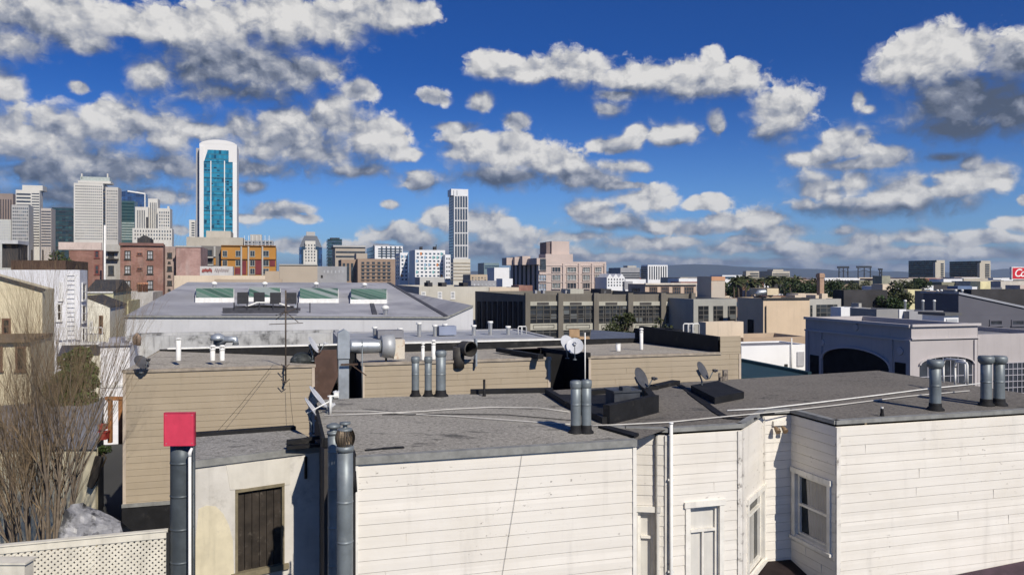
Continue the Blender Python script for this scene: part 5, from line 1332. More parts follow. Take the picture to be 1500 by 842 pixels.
# --- the tall blue glass tower with its white arched frame
Y0 = 520; b = Bld('arched_glass_tower', 'tall blue glass tower in a white arched frame', 292, 347, 210, Y0, mat('frame_white', (.70, .685, .66), .7, .03, .02), depth=22, parapet=.1)
f = b.front; W = b.w; zt = b.ztop
prof = [(0, zt-.1)]
for k in range(13): prof.append((W*k/12, zt-.1+3.0*math.sin(math.pi*k/12)**.6+.0))
prof.append((W, zt-.1))
mb = MB(); mb.prism([f.pt(s, z, 0) for s, z in prof[1:-1]], V*22); mb.build('arched_top', mat('frame_white', (.70, .685, .66)), b.root)
GT = cells_mat('teal_glass', 1.55, 3.1, [((.03, .26, .36), 5), ((.04, .31, .41), 4), ((.02, .19, .28), 2), ((.012, .09, .14), .6)], (.02, .13, .19), .05, .22, .12, .35)
def flush(name, m, x0, y0, x1, y1, d0, d1, bb=None, fac=None):
    bb = bb or b; fc = fac or bb.front; s0, s1, z0, z1 = fc.rect(x0, y0, x1, y1); mb = MB(); fc.fbox(mb, s0, s1, z0, z1, d0, d1); return mb.build(name, m, bb.root)
flush('glass_wall', GT, 298.5, 238, 308.3, 348, -.5, .3); flush('glass_wall', GT, 309.7, 238, 328.3, 348, -.5, .45); flush('glass_wall', GT, 329.7, 238, 341, 348, -.5, .3)
flush('crown_glass', GT, 304, 220, 335, 238, -.5, .15)
mb = MB(); pts = [f.at(x, y) for x, y in ((298.5, 238), (304, 221), (304, 238))]; mb.prism([f.pt(s, z, .15) for s, z in pts], V*.6); mb.build('crown_glass', GT, b.root)
MUL = mat('mullion_white', (.74, .73, .70), .6, .02, .1)
for x in (308.3, 328.3): flush('mullion', MUL, x, 236, x+1.4, 348, -.3, .8)
for y in (237, 261, 285, 309, 333): flush('spandrel', mat('teal_dark', (.012, .08, .12), .3), 298.5, y, 341, y+.8, -.3, .55)
b.grid(glass_mat('vent_dark', (.01, .03, .05), .2), 299, 244, 340.5, 346, 9, 26, .8, .42, skip=.86, d=.52, name='dark_pane')
flush('frame_edge', MUL, 341, 240, 346.8, 348, 0, .5); flush('frame_edge', mat('frame_white', (.70, .685, .66)), 292.2, 214, 298.4, 348, 0, .5)
lf = b.left
# left side's shade put into a grey wall, built as a narrow set-back slab
b2 = Bld('flank', '', 287, 292, 217, Y0+6, mat('frame_shaded', (.36, .35, .35), .7, .03, .02), depth=15, parent=b.root, wallname='flank')
b = Bld('narrow_white_tower', 'narrow white tower with dark bands left of the arched glass tower', 277, 286, 322, 700, TOWERW, depth=14); b.bands(WIN, 280.5, 325, 285, 350, 7, .5)
# --- downtown group at the left
D = 'downtown towers at the left'
b = Bld('office_tower', 'brown tower with vertical stripes cut by the left picture edge', -14, 19, 283, 1000, TOWERB, depth=30, group=D); b.bands(glass_mat('brown_glass', (.05, .035, .03), .2), -12, 292, 18, 326, 8, .42, vertical=True, d=.5)
b = Bld('office_tower', 'pale gridded block in front of the brown striped tower', -14, 16, 321, 900, mat('tower_pale', (.50, .50, .46), .8, .05, .05), depth=20, group=D); b.grid(WINP, -12, 323, 15.5, 356, 8, 8, .6, .5)
b = Bld('office_tower', 'white stepped tower with dark window bands and a roof box, at far left', 23, 58, 278, 950, TOWERW, depth=28, xs=63, group=D)
b.bands(WIN, 24, 282, 45, 362, 15, .5); b.bands(WIN, 46.5, 282, 57.5, 362, 20, .4); b.box('penthouse', TOWERW, 31, 271, 61, 278.5, -22, -4)
b = Bld('office_tower', 'lower left wing of the white stepped tower', 17, 42, 300, 900, TOWERG, depth=18, group=D); b.grid(WIN, 18, 303, 41.5, 362, 8, 12, .6, .5)
b = Bld('office_tower', 'lower right wing of the white stepped tower', 60, 75, 305, 930, mat('tower_tan', (.46, .41, .37), .8, .05, .05), depth=18, group=D); b.bands(WIN, 60.5, 308, 74.5, 362, 13, .45)
DG = cells_mat('dark_green_glass', 4, 3.6, [((.012, .045, .05), 3), ((.02, .07, .075), 2), ((.006, .02, .025), 2), ((.05, .11, .10), .6)], (.006, .015, .018), .1, .3, .15, .2)
b = Bld('glass_office_tower', 'dark green glass office block left of the big pale hotel tower', 76, 108, 304, 1100, DG, depth=30, group=D)
for k in range(6): flush('floor_line', DARKB, 76, 309+k*7, 108, 310+k*7, -.2, .4)
b = Bld('hotel_tower', 'broad pale hotel tower with many small windows and a glazed roof storey', 108, 151, 268, 900, TOWERW, depth=26, group=D)
b.grid(WIN, 110, 271, 150, 352, 14, 20, .5, .42, d=.25)
b.bands(WIN, 151, 276, 154.5, 352, 14, .6, d=.3)
b2 = Bld('right_wing', '', 154.5, 173, 274, 905, mat('tower_shade', (.50, .475, .43), .8, .05, .05), depth=20, parent=b.root, wallname='wing'); b2.grid(WIN, 156, 278, 172.5, 352, 6, 18, .5, .42, d=.25)  # shade of the right part put into a darker copy of the white
b.box('glazed_storey', mat('pale_green_glass', (.42, .46, .42), .3), 117, 259, 160, 268, -16, -2); b.box('roof_band', TOWERW, 114, 265, 162, 268.5, -18, -.5)
for x in (118, 156): b.box('finial', TOWERW, x, 254, x+2, 262, -5, -2)
b = Bld('glass_office_tower', 'green banded glass tower between the hotel tower and the white stepped towers', 173, 197, 294, 1000, mat('green_glass', (.05, .10, .10), .3, .1, .05), depth=24, group=D)
b.bands(glass_mat('deep_green', (.012, .045, .05), .12), 173.5, 296, 197, 324, 6, .55, d=.3); b.bands(mat('pale_green', (.30, .36, .33), .5), 173.5, 325, 197, 352, 7, .5, d=.3)
BG = cells_mat('blue_glass', 3, 4, [((.03, .08, .20), 3), ((.04, .11, .26), 2), ((.015, .04, .11), 2)], (.02, .05, .12), .1, .15, .1, .3)
b = Bld('glass_office_tower', 'blue glass tower with a slanting white edged top', 177, 213, 287, 1250, BG, depth=25, group=D)
f = b.front; mb = MB(); pts = [f.at(x, y) for x, y in ((177, 287.2), (213, 287.2), (213, 284), (188, 279), (177, 281))]; mb.prism([f.pt(s, z, 0) for s, z in pts], V*20); mb.build('slanted_top', BG, b.root)
mb = MB(); mb.bar(f.pt(*f.at(187, 280), .3), f.pt(*f.at(213, 284), .3), 2.2); mb.bar(f.pt(*f.at(212.5, 284), .3), f.pt(*f.at(212.5, 330), .3), 1.6); mb.build('white_edge', MUL, b.root)
b = Bld('stepped_tower', 'white stepped stone tower with a taller middle, right of the glass towers', 217, 231, 291, 800, TOWERW, depth=16, group=D); b.bands(WIN, 219, 297, 230, 352, 4, .4, vertical=True, d=.25)
b = Bld('stepped_tower', 'left shoulder of the white stepped stone tower', 198, 217, 303, 790, TOWERW, depth=18, group=D); b.bands(WIN, 200, 308, 213, 352, 5, .42, vertical=True, d=.25); b.bands(DARKB, 214, 318, 217, 352, 1, 1, d=.3)
b = Bld('stepped_tower', 'right shoulder of the white stepped stone tower', 231, 249, 305, 795, TOWERW, depth=18, group=D); b.grid(WIN, 232.5, 309, 248.5, 352, 5, 9, .45, .55, d=.25); b.box('corner_pier', TOWERW, 245, 302, 248, 306, -4, -.2)
b = Bld('stepped_tower', 'low outer base of the white stepped stone tower', 194, 252, 334, 780, TOWERW, depth=14, group=D); b.grid(WIN, 196, 336, 251.5, 352, 14, 3, .4, .5, d=.25)
# --- middle skyline
b = Bld('octagonal_tower', 'tower with dark blue chamfered roof and pale stepped stone front', 442, 467, 361, 680, mat('blue_glass_dark', (.03, .06, .10), .2, .1, .05, metal=.2), depth=20)
f = b.front
mb = MB(); s0, z0 = f.at(438.5, 362); s1, _ = f.at(472, 362); zt = f.at(455, 340)[1]; mb.box(f.pt(s0, 0, -1), f.u*(s1-s0), V*18, ZUP*z0); mb.build('glass_shaft', BG, b.root)
mb = MB(); a = [f.pt(s0, z0, -1), f.pt(s1, z0, -1), f.pt(s1, z0, -19), f.pt(s0, z0, -19)]; e0, e1 = f.s_at(446), f.s_at(464.5); z1 = f.at(455, 345)[1]
c4 = [f.pt(e0, z1, -5), f.pt(e1, z1, -5), f.pt(e1, z1, -15), f.pt(e0, z1, -15)]
for k in range(4): mb.poly([a[k], a[(k+1) % 4], c4[(k+1) % 4], c4[k]])
mb.poly(c4); mb.build('chamfered_roof', mat('navy_roof', (.015, .03, .06), .3), b.root)
b.box('roof_box', TOWERG, 449, 339, 462, 345.5, -13, -7)
b.box('stone_front', TOWERW, 447, 353, 462, 387, 0, .8); b.box('stone_front', TOWERW, 444.5, 366, 464.5, 387, 0, .5)
b.grid(WIN, 446, 357, 463, 384, 4, 6, .4, .5, d=1.0)
b = Bld('dark_glass_block', 'small dark glass block right of the blue roofed tower', 480, 501, 350, 850, DG, depth=25); b.box('roof_box', DARKB, 484, 348, 498, 351, -12, -4); b.bands(WINB, 480.5, 352, 501, 378, 6, .5, d=.3)
b = Bld('banded_office_block', 'tan office block with an overhanging flat roof', 491, 535, 361, 450, mat('tan_office', (.40, .345, .28), .85, .06, .1), depth=30); b.bands(WIN, 492, 366, 535, 379, 2, .35, d=.3); b.box('roof_slab', TOWERG, 488, 359.5, 536, 362, -28, 1)
b = Bld('finned_block', 'brown brick block with vertical fins and dark recesses', 524, 579, 379, 300, BROWNB, depth=18)
for x in (529.5, 537, 545, 553, 560.5, 567.5): b.bands(WIN, x, 383, x+4.2, 412, 1, .96, d=.15, name='window_strip')
for k in range(5): b.box('ledge', BROWNB, 529, 387+k*5.4, 573, 388.2+k*5.4, 0, .35)
b = Bld('finned_block', 'lower left end of the brown finned block', 500, 523, 380, 305, BROWNB, depth=18)
for x in (502, 508, 514): b.bands(WIN, x, 385, x+3.6, 412, 1, .96, d=.15, name='window_strip')
b = Bld('brown_stair_tower', 'tan stair tower between the office block and the finned block', 522, 538, 371, 320, mat('tan_office', (.40, .345, .28)), depth=10)
b = Bld('white_flats', 'distant white flats with blue glazed left end', 549, 590, 360, 700, CWHITE, xs=537, parapet=.5); b.bands(WINB, 554, 363, 589, 377, 4, .5, d=.3); b.bands(WIN, 556, 361, 589, 378, 5, .3, vertical=True, d=.4); b.bands(BG, 537.5, 362, 548, 378, 1, .9, fac=b.left, d=.3)
b.box('penthouse', CGREY, 548, 358.5, 570, 360.5, -10, -3)
PANELS = [(mat('panel_orange', (.55, .20, .06), .7), 'orange'), (mat('panel_teal', (.16, .36, .36), .7), 'teal'), (mat('panel_blue', (.25, .38, .50), .7), 'blue')]
def flats(b, x0, y0, x1, y1, nc, nr, fac=None):
    b.grid(WINB, x0, y0, x1, y1, nc, nr, .52, .42, fac=fac, d=.10)
    fc = fac or b.front; s0, s1, z0, z1 = fc.rect(x0, y0, x1, y1); sw, sh = (s1-s0)/nc, (z1-z0)/nr
    for r in range(nr):
        for c in range(nc):
            if random.random() < .33:
                mb = MB(); a = s0+sw*(c+.05); fc.fbox(mb, a, a+sw*.42, z0+sh*(r+.12), z0+sh*(r+.88), -.05, .13); mb.build('colour_panel', random.choice(PANELS)[0], b.root)
b = Bld('panel_flats', 'white flats with orange panels and blue-shaded left end', 586, 598, 370, 420, CWHITE, xs=579); flats(b, 587, 373, 597.5, 412, 2, 7)
b.grid(WINB, 580, 374, 585, 410, 2, 7, .5, .45, fac=b.left)
b = Bld('panel_flats', 'larger white flats dotted with orange and teal panels beside the slim tower', 608, 652, 366, 400, CWHITE, xs=599); flats(b, 609, 369, 651, 412, 7, 8)
for x in (617, 637): b.box('roof_hut', DARKB, x, 361, x+3.5, 366.5, -6, -3)
b.box('roof_mast', DARKB, 641, 358, 642, 366, -5, -4.6)
b = Bld('panel_flats_end', 'stepped white end of the larger panel flats', 652, 660, 373, 398, CWHITE, depth=12); b.grid(WIN, 653, 376, 659.5, 412, 2, 6, .5, .5)
# slim white tower
b = Bld('slim_tower', 'slim tall white residential tower with dark vertical glazing', 665, 686, 286, 1550, mat('slim_white', (.62, .61, .60), .7, .03, .01), xs=657.5, parapet=.2)
SG = glass_mat('slim_glass', (.05, .06, .075), .15, .2)
for k in range(5):
    x = 666.6+k*3.8; 
    for j in range(5): b.bands(SG, x, 287.5+j*18.2, x+2.6, 304+j*18.2, 1, .98, d=.6, name='window_strip')
b.bands(SG, 658, 288, 664.5, 378, 22, .6, fac=b.left, d=.5)
b.box('crown', CWHITE, 661, 277, 686, 286.5, -36, -.6)
for x in (664, 669): b.box('crown_slot', CGREY, x, 279, x+1, 286, -1, -.3)
b = Bld('car_park', 'pale banded parking block at the foot of the slim white tower', 664, 689, 379, 380, PARK, xs=660); b.bands(mat('band_tan', (.36, .32, .25), .8), 664.5, 383, 689, 412, 6, .45, d=.2); b.bands(WIN, 660.3, 384, 663.7, 412, 6, .5, fac=b.left, d=.2)
b = Bld('grey_flat_building', 'plain grey wall right of the tan building behind the hall', 465, 508, 390, 210, CGREY, depth=12); b.grid(WINP, 472, 394, 505, 402, 6, 1, .3, .5); b.box('doorway', DARKB, 470, 403, 473, 407, 0, .1)
b = Bld('tan_flat_building', 'plain tan wall left of the plain grey wall behind the hall', 409, 465, 388, 205, mat('tan_wall', (.40, .34, .27), .9, .07, .1), depth=14); b.box('roof_edge', CONC, 409, 387, 465, 388.5, -.2, .3)
b = Bld('grey_workshop', 'pale grey box building in front of the panel flats', 615, 651, 406, 175, mat('workshop_grey', (.46, .45, .42), .9, .08, .2), xs=608); b.window(624, 411, 630, 418, DFRAME, WIN, (1, 1))
b = Bld('cream_workshop', 'wide pale workshop with three sash windows right of the hall roof', 614, 716, 420, 140, mat('workshop_cream', (.50, .47, .40), .9, .08, .2, streak=.3), xs=581, roof=DARKROOF)
for x in (617, 641, 660): b.window(x, 427, x+6.5, 437.5, WFRAME, WINP, (1, 2), fw=.14)
for x in (631, 652, 684): b.box('roof_hut', DARKB, x, 414, x+7, 420, -7, -3)
tree((*P(555, HZ, 150).xy, 0), 7.4, 2.2, 'small olive bush like tree top behind the hall ridge', LEAF2, 700, .35, 6)
mb = MB(); p = P(540, 416, 93); p2 = P(540, 404.5, 93)
# shops and low pieces right of the slim tower
LOW = 'low buildings beyond the workshop'
b = Bld('low_shop', 'tan low shops with small windows below the slim tower', 689, 714, 402, 230, mat('tan_shop', (.45, .36, .26), .9, .08, .2), depth=10, group=LOW); b.grid(WIN, 690, 405, 713, 412, 5, 2, .4, .5)
b = Bld('teal_block', 'small distant teal glass block right of the slim tower', 709, 731, 385, 600, mat('teal_block', (.16, .22, .24), .5), depth=20, group=LOW); b.bands(WINB, 710, 388, 731, 394, 2, .5, d=.3)
b = Bld('white_box_building', 'white box building between the slim tower and the pink building', 724, 746, 392, 320, CWHITE, depth=12, group=LOW)
b = Bld('white_box_building', 'small white box in front of the pink building', 736, 751, 408, 190, CWHITE, xs=727, group=LOW)
b = Bld('cream_wall_building', 'low cream wall before the small white box', 717, 760, 421, 150, CREAMC, depth=8, group=LOW)
b = Bld('grey_low_building', 'low grey roofs left of the small white box', 690, 727, 411, 200, CGREY, depth=10, group=LOW); b.grid(WINP, 692, 414, 726, 420, 6, 1, .4, .5)
b = Bld('brick_low_building', 'low red brick wall at the foot of the pink building', 760, 780, 418, 170, BR, depth=6, group=LOW)
# --- pink stepped building
b = Bld('pink_building', 'big pink stepped apartment building with bay windows', 790, 888, 383, 262, PINK, xs=748, parapet=.8)
mb = MB(); f = b.front
def chunk(nm, x0, x1, yt, d0, d1, m=PINK):
    s0, s1, _, z1 = f.rect(x0, yt, x1, 400); mb = MB(); f.fbox(mb, s0, s1, b.ztop-1, z1, d0, d1); return mb.build(nm, m, b.root)
chunk('stair_tower', 811, 837, 353, -9, -2); chunk('stair_tower_flank', 804.5, 811, 354, -10, -3, mat('pink_shaded', (.22, .17, .16), .9))  # tower's shaded left side put into a darker pink
chunk('shoulder', 800, 840, 372, -8, -.5); chunk('left_wing', 786, 800, 378, -14, .2); 
for k, (x, d) in enumerate(((760, -15), (770, -13), (778, -10))): chunk('rear_wing', x, x+12, 376-k, d-6, d)
for x0, x1 in ((806, 823), (828, 846), (851, 866), (869, 883)):
    for y0, y1 in ((391, 399), (402, 411), (414, 423)):
        b.window(x0+2, y0, x1-2, y1, mat('pink_frame', (.52, .45, .41)), WIN if random.random() < .35 else glass_mat('pink_pane', (.20, .22, .22), .15), (3, 1), fw=.14, d=.35)
for x in (825.5, 848.5, 867.5, 886): b.box('pier', PINK, x-1.6, 386, x+1.2, 430, 0, .5)
for y in (388.5, 400.5, 412.5): b.box('string_course', mat('pink_trim', (.56, .47, .42)), 790, y, 888, y+1, 0, .25)
for y0, y1 in ((388, 396), (402, 412), (415, 427)): b.window(788.5, y0, 800, y1, mat('pink_frame', (.52, .45, .41)), glass_mat('pale_blue_pane', (.25, .30, .36), .1), (3, 2), fw=.12, d=.35)
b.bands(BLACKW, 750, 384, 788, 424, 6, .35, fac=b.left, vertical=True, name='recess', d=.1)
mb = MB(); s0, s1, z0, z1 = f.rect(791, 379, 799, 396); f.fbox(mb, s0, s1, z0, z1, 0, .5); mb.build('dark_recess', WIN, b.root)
b = Bld('gabled_terrace', 'white gabled terrace right of the pink building', 889, 915, 406, 250, CWHITE, depth=10)
for k in range(3):
    mb = MB(); f = b.front; w = b.w/3; mb.prism([f.pt(w*k+.1, b.ztop-.05, .02), f.pt(w*(k+1)-.1, b.ztop-.05, .02), f.pt(w*(k+.5), b.ztop+1.1, .02)], V*8); mb.build('gable', CWHITE, b.root)
b.grid(WIN, 889.5, 407, 914.5, 420, 6, 3, .4, .5)
for x in (913, ): b.box('grey_wall', CGREY, x, 412, x+12, 424, -4, 1)
# --- factory with big gridded windows
FAC = mat('factory_brown', (.155, .14, .115), .9, .14, .25, streak=.4); FACL = mat('factory_pale', (.40, .385, .32), .9, .1, .3, streak=.3)
b = Bld('factory', 'long dark factory with brown pilasters and big gridded windows', 768, 1016, 432, 108, FAC, xs=696, roof=GREYROOF, parapet=.8)
for x0, x1 in ((768, 775), (816, 823), (868, 875), (918, 925), (966, 973), (1010, 1016)): b.box('pilaster', FAC, x0, 429, x1, 505, 0, .6)
bays = ((775, 816), (823, 868), (875, 918), (925, 966), (973, 1010))
FG = cells_mat('factory_glass', 1.0, .62, [((.018, .02, .022), 9), ((.04, .045, .05), 4), ((.40, .41, .40), .22), ((.12, .13, .13), .5)], (.09, .085, .075), .10, .14, .25, 0, .5)
for i, (x0, x1) in enumerate(bays):
    b.box('spandrel', FACL, x0, 441.5, x1, 447.5, 0, .25); b.box('spandrel_panel', mat('panel_dark', (.07, .065, .06), .8), x0+11, 442.7, x0+28, 446.3, .2, .32)
    b.box('spandrel', FACL, x0, 473.5, x1, 483, 0, .25)
    w = b.box('window', FG, x0, 448, x1, 473, 0, .10)
    s0, s1, z0, z1 = b.front.rect(x0, 448, x1, 473); mb = MB()
    for q in (.25, .5, .75): b.front.fbox(mb, s0+(s1-s0)*q-.06, s0+(s1-s0)*q+.06, z0, z1, .1, .2)
    for q in (.4, .8): b.front.fbox(mb, s0, s1, z0+(z1-z0)*q-.05, z0+(z1-z0)*q+.05, .1, .17)
    mb.build('glazing_bar', mat('bar_brown', (.08, .075, .065), .8), w)
    b.box('window', FG, x0, 483.5, x1, 505, 0, .10)
    mb = MB(); s0, s1, z0, z1 = b.front.rect(x0+5, 475.5, x1-5, 481)
    for aa in ((s0, s1, z0, z0+.06), (s0, s1, z1-.06, z1), (s0, s0+.06, z0, z1), (s1-.06, s1, z0, z1)): b.front.fbox(mb, *aa, .25, .30)
    mb.build('panel_border', mat('panel_dark', (.07, .065, .06)), b.root)
for k in range(9):
    x = 700+k*7.6; b.bands(BLACKW, x, 440, x+4.6, 500, 1, .95, fac=b.left, name='window_strip')
b.box('roof_hut', FACL, 850, 424, 870, 431, -8, -4); b.box('roof_hut', DARKB, 900, 424, 916, 431, -9, -5)
for x in (800, 812, 846, 905): b.box('roof_vent', CGREY, x, 426, x+3, 431, -6, -5)
b = Bld('factory_annex', 'pale grey concrete end of the factory with tall dark windows', 1016, 1079, 438, 107, mat('annex_grey', (.36, .355, .32), .9, .1, .3, streak=.3), depth=12)
for x0, x1 in ((1023, 1037.5), (1045, 1059), (1066, 1078)): b.box('window', FG, x0, 448, x1, 471, 0, .1)
b = Bld('tall_concrete_shaft', 'tall lift shaft with an orange washed top above the factory end', 1042, 1062, 405, 116, mat('shaft_concrete', (.46, .40, .33), .9, .08, .2, stain=(.52, .28, .16), stain_scale=.18, stain_amt=.7), xs=1021)
b.left; b.box('parapet_cap', mat('orange_cap', (.50, .27, .16), .9, .1, .4), 1042, 405, 1062, 411, 0, .06)
b = Bld('pillared_building', 'brown pillared building with large windows behind the factory', 945, 1020, 416, 150, mat('pillar_tan', (.50, .38, .29), .9, .08, .2), xs=920, roof=DARKROOF)
for x0, x1 in ((951, 963), (968, 980), (985, 997), (1002, 1016)): b.window(x0, 420, x1, 437, mat('pillar_frame', (.18, .13, .10)), WIN, (4, 3), fw=.14)
b.box('cornice', mat('pillar_pale', (.58, .52, .44)), 944, 414.5, 1020, 417, 0, .5); b.box('window', WIN, 926, 422, 937, 434, 0, .1, fac=b.left)
# cream and white buildings on the right
b = Bld('cream_building', 'cream stucco building with shaded left side right of the factory', 1118, 1186, 437, 96, mat('cream_peach', (.60, .47, .33), .9, .06, .3, streak=.2), xs=1080, roof=DARKROOF, parapet=.4)
mb = MB(); s, z = b.front.at(1121, 448); mb.tube([b.front.pt(s, z, .15), b.front.pt(s, .5, .15)], .07, 6); mb.build('downpipe', DFRAME, b.root)
b.box('roof_hut', mat('hut_cream', (.60, .50, .34)), 1145, 423, 1162, 433, -7, -3); b.box('roof_edge', DFRAME, 1117, 436, 1186, 438.5, -.2, .2)
mb = MB(); mb.tube([P(1108, 432, 100), P(1112, 428, 100), P(1124, 427, 100), P(1129, 432, 101)], .35, 8); mb.build('roof_duct', GALV, b.root)
b.box('doorway', BLACKW, 1096, 468, 1104, 492, 0, .1, fac=b.left)
b = Bld('cream_outbuilding', 'low cream box with shaded left end in front of the factory annex', 1034, 1089, 472, 72, CREAMC, xs=1023, roof=GREYROOF, parapet=.2)
b = Bld('concrete_office', 'grey concrete building with one wide gridded window right of the cream building', 1186, 1232, 438, 100, CONC, depth=10); b.box('window', FG, 1196, 446, 1226, 465, 0, .1); b.box('window', FG, 1187, 447, 1189.5, 465, 0, .1)
b.box('roof_hut', CREAMC, 1186, 433, 1196, 438, -5, -3); b.box('roof_hut', CREAMC, 1217, 433, 1226, 438, -5, -3)
mb = MB(); o = P(1201, 440, 104); mb.box(o, U*.65, V*.65, ZUP*3.6); mb.box(o-U*.08-V*.08+ZUP*3.0, U*.81, V*.81, ZUP*.5); tag(mb.build('chimney', mat('chimney_brick', (.36, .24, .17), .9, .15, 1)), 'slim square brick chimney among the trees right of the cream building', 'chimney')
mb = MB(); o = P(1204, 440, 103.5); mb.box(o, U*.9, V*.65, ZUP*.9); tag(mb.build('rooftop_block', CREAMC), 'cream block beside the foot of the slim brick chimney', 'block')
b = Bld('tan_parapet_building', 'long tan parapet and roof above the bright white wall', 1089, 1182, 495, 72, mat('tan_parapet', (.42, .32, .23), .9, .1, .3), depth=5)
b = Bld('white_garage', 'bright white wall with downpipe left of the blue-grey arched building', 1086, 1184, 507, 66, mat('bright_white', (.80, .80, .80), .8, .04, .3), depth=4, roof=GREYROOF, parapet=.1)
b.box('hatch', DFRAME, 1149, 533, 1153, 538, 0, .1); b.box('door', mat('grey_door', (.4, .4, .42)), 1167, 515, 1177, 536, 0, .1)
mb = MB(); s = b.front.s_at(1158); mb.tube([b.front.pt(s, .5, .15), b.front.pt(s, b.ztop+.6, .15)], .06, 6); mb.build('downpipe', WHITE_PIPE, b.root)
mb = MB(); q = [P(1085, 529, 50), P(1186, 549, 46), P(1186, 566, 43), P(1085, 552, 43)]; mb.prism(q, (0, 0, -.2)); mb.bar(q[0], q[1], .35)
tag(mb.build('green_roof', mat('dark_teal_roof', (.018, .045, .055), .6, .2, .6)), 'dark teal sloping roof below the bright white wall', 'roof')
# pale slanted roof and trees in front of the factory
mb = MB(); q = [P(864, 499, 50), P(930, 499, 52), P(930, 487.5, 60), P(866, 483, 60)]; mb.prism(q, (0, 0, -.3)); r_ = tag(mb.build('sloping_roof', mat('slate_blue', (.10, .115, .15), .7, .15, .8)), 'slate blue sloping roof in front of the factory', 'roof')
mb = MB(); a, c_ = P(834, 500, 46), P(864, 489, 46); mb.box(Vector((a.x, a.y, a.z-.4)), (c_.x-a.x, 0, 0), (0, .8, 0), ZUP*(c_.z-a.z+.2)); mb.box(a+ZUP*.2, ((c_.x-a.x)*.5, 0, 0), (0, .5, 0), ZUP*.5)
tag(mb.build('plywood_stack', mat('plywood', (.42, .28, .16), .85, .25, 1.2)), 'tan plywood stack in front of the factory windows', 'stack')
tree((*P(910, HZ, 80).xy, 0), 5.5, 2.1, 'round green tree in front of the factory windows', LEAF2, 2200, .28, 9)
tree((*P(968, HZ, 82).xy, 0), 4.6, 1.9, 'smaller green tree right of the round tree before the factory', LEAF2, 1400, .26, 10)
b = Bld('black_wall', 'black flat wall between the factory trees and the white hoops', 952, 1002, 484, 62, BLACKW, depth=3)
# --- blue-grey arched building
AR = mat('pale_lilac_wall', (.43, .395, .385), .85, .06, .4, streak=.2)
b = Bld('arched_building', 'pale lilac building with arched windows and a shaded left side', 1335, 1432, 476, 48, AR, xs=1180, roof=GREYROOF, parapet=.5, par_t=.4)
TR = mat('pale_trim', (.48, .445, .435), .8, .05, .5)
for fc, x0, x1 in ((b.front, 1334, 1433), ):
    b.box('cornice', TR, 1333.5, 474, 1434, 477.5, 0, .18); b.box('string_course', TR, 1334, 494, 1433, 496.2, 0, .12); b.box('string_course', DFRAME, 1335, 496.4, 1432, 497.4, 0, .05)
fl = b.left; L = b.d
for z0, z1, d in ((b.ztop-.16, b.ztop+.02, .18), (b.ztop-1.0, b.ztop-.9, .12)):
    mb = MB(); fl.fbox(mb, 0, L, z0, z1, 0, d); mb.build('cornice', TR, b.root)
def arch(fac, s0, s1, zspring, ztop, zbot, fm, nx, ny, pane=WIN):
    n = 20; c = (s0+s1)/2; pts = [(s0, zbot), (s1, zbot)]; ar = [(c+(s1-s0)/2*math.cos(math.pi*k/n), zspring+(ztop-zspring)*math.sin(math.pi*k/n)) for k in range(n+1)]
    mb = MB(); sc_ = 1.05
    for k in range(n):
        (a0, z0), (a1, z1) = ar[k], ar[k+1]
        def o(s, z): return (c+(s-c)*sc_, zspring+(z-zspring)*1.12)
        q0, q1 = o(a0, z0), o(a1, z1)
        mb.prism([fac.pt(a0, z0, .0), fac.pt(a1, z1, .0), fac.pt(*q1, .0), fac.pt(*q0, .0)], fac.n*.14)
    w = mb.build('arched_window', TR, b.root)
    mb = MB(); mb.poly([fac.pt(s, z, .015) for s, z in pts+ar]); mb.build('pane', pane, w)
    if nx:
        mb = MB()
        for k in range(1, nx):
            s = s0+(s1-s0)*k/nx; zz = zspring+(ztop-zspring)*math.sqrt(max(0, 1-((s-c)/((s1-s0)/2))**2)); fac.fbox(mb, s-.022, s+.022, zbot, zz, .02, .06)
        for k in range(1, ny): z = zbot+(zspring+.6*(ztop-zspring)-zbot)*k/ny; fac.fbox(mb, s0, s1, z-.02, z+.02, .02, .05)
        mb.build('glazing_bar', fm, w)
s0, s1, z0, z1 = b.front.rect(1347, 522, 1424, 600); arch(b.front, s0, s1, b.front.at(1385, 533)[1], z1, z0-3, mat('bar_pale', (.40, .39, .42), .7), 7, 6)
s0, s1 = fl.s_at(1206), fl.s_at(1304); arch(fl, s0, s1, fl.at(1255, 532)[1], fl.at(1255, 511)[1], 1.0, DFRAME, 0, 0, BLACKW)
for x0, x1, y0 in ((1187, 1200, 520), (1311, 1328, 531)):
    s0, s1 = fl.s_at(x0), fl.s_at(x1); mb = MB(); fl.fbox(mb, s0, s1, 1, fl.at((x0+x1)/2, y0)[1], -.05, .03); mb.build('doorway', BLACKW, b.root)
for x, w in ((1183, .3), (1203, .25), (1306, .25), (1332, .35)):
    s0 = fl.s_at(x); mb = MB(); fl.fbox(mb, s0-w/2, s0+w/2, 0, b.ztop-1, 0, .10); mb.build('pilaster', AR, b.root)
for x, y in ((1254, 479), (1319, 514), (1205, 502)):
    s, z = fl.at(x, y); mb = MB(); mb.tube([fl.pt(s, z, 0), fl.pt(s, z, .08)], [.26, .22], 12); mb.build('medallion', TR, b.root)
s0 = b.front.s_at(1426); mb = MB(); b.front.fbox(mb, s0, s0+.12, 0, b.ztop-1, 0, .1); mb.build('downpipe', TR, b.root)
b3 = Bld('lilac_wing', 'lower lilac wing with a large gridded window at the right edge', 1432.5, 1560, 490, 49.4, AR, depth=9, roof=GREYROOF, parapet=.3)
w = b3.box('window', WIN, 1469, 530, 1540, 575, 0, .04); s0, s1, z0, z1 = b3.front.rect(1469, 530, 1540, 575); mb = MB()
for k in range(12): s = s0+(s1-s0)*k/11; b3.front.fbox(mb, s-.02, s+.02, z0, z1, .04, .09)
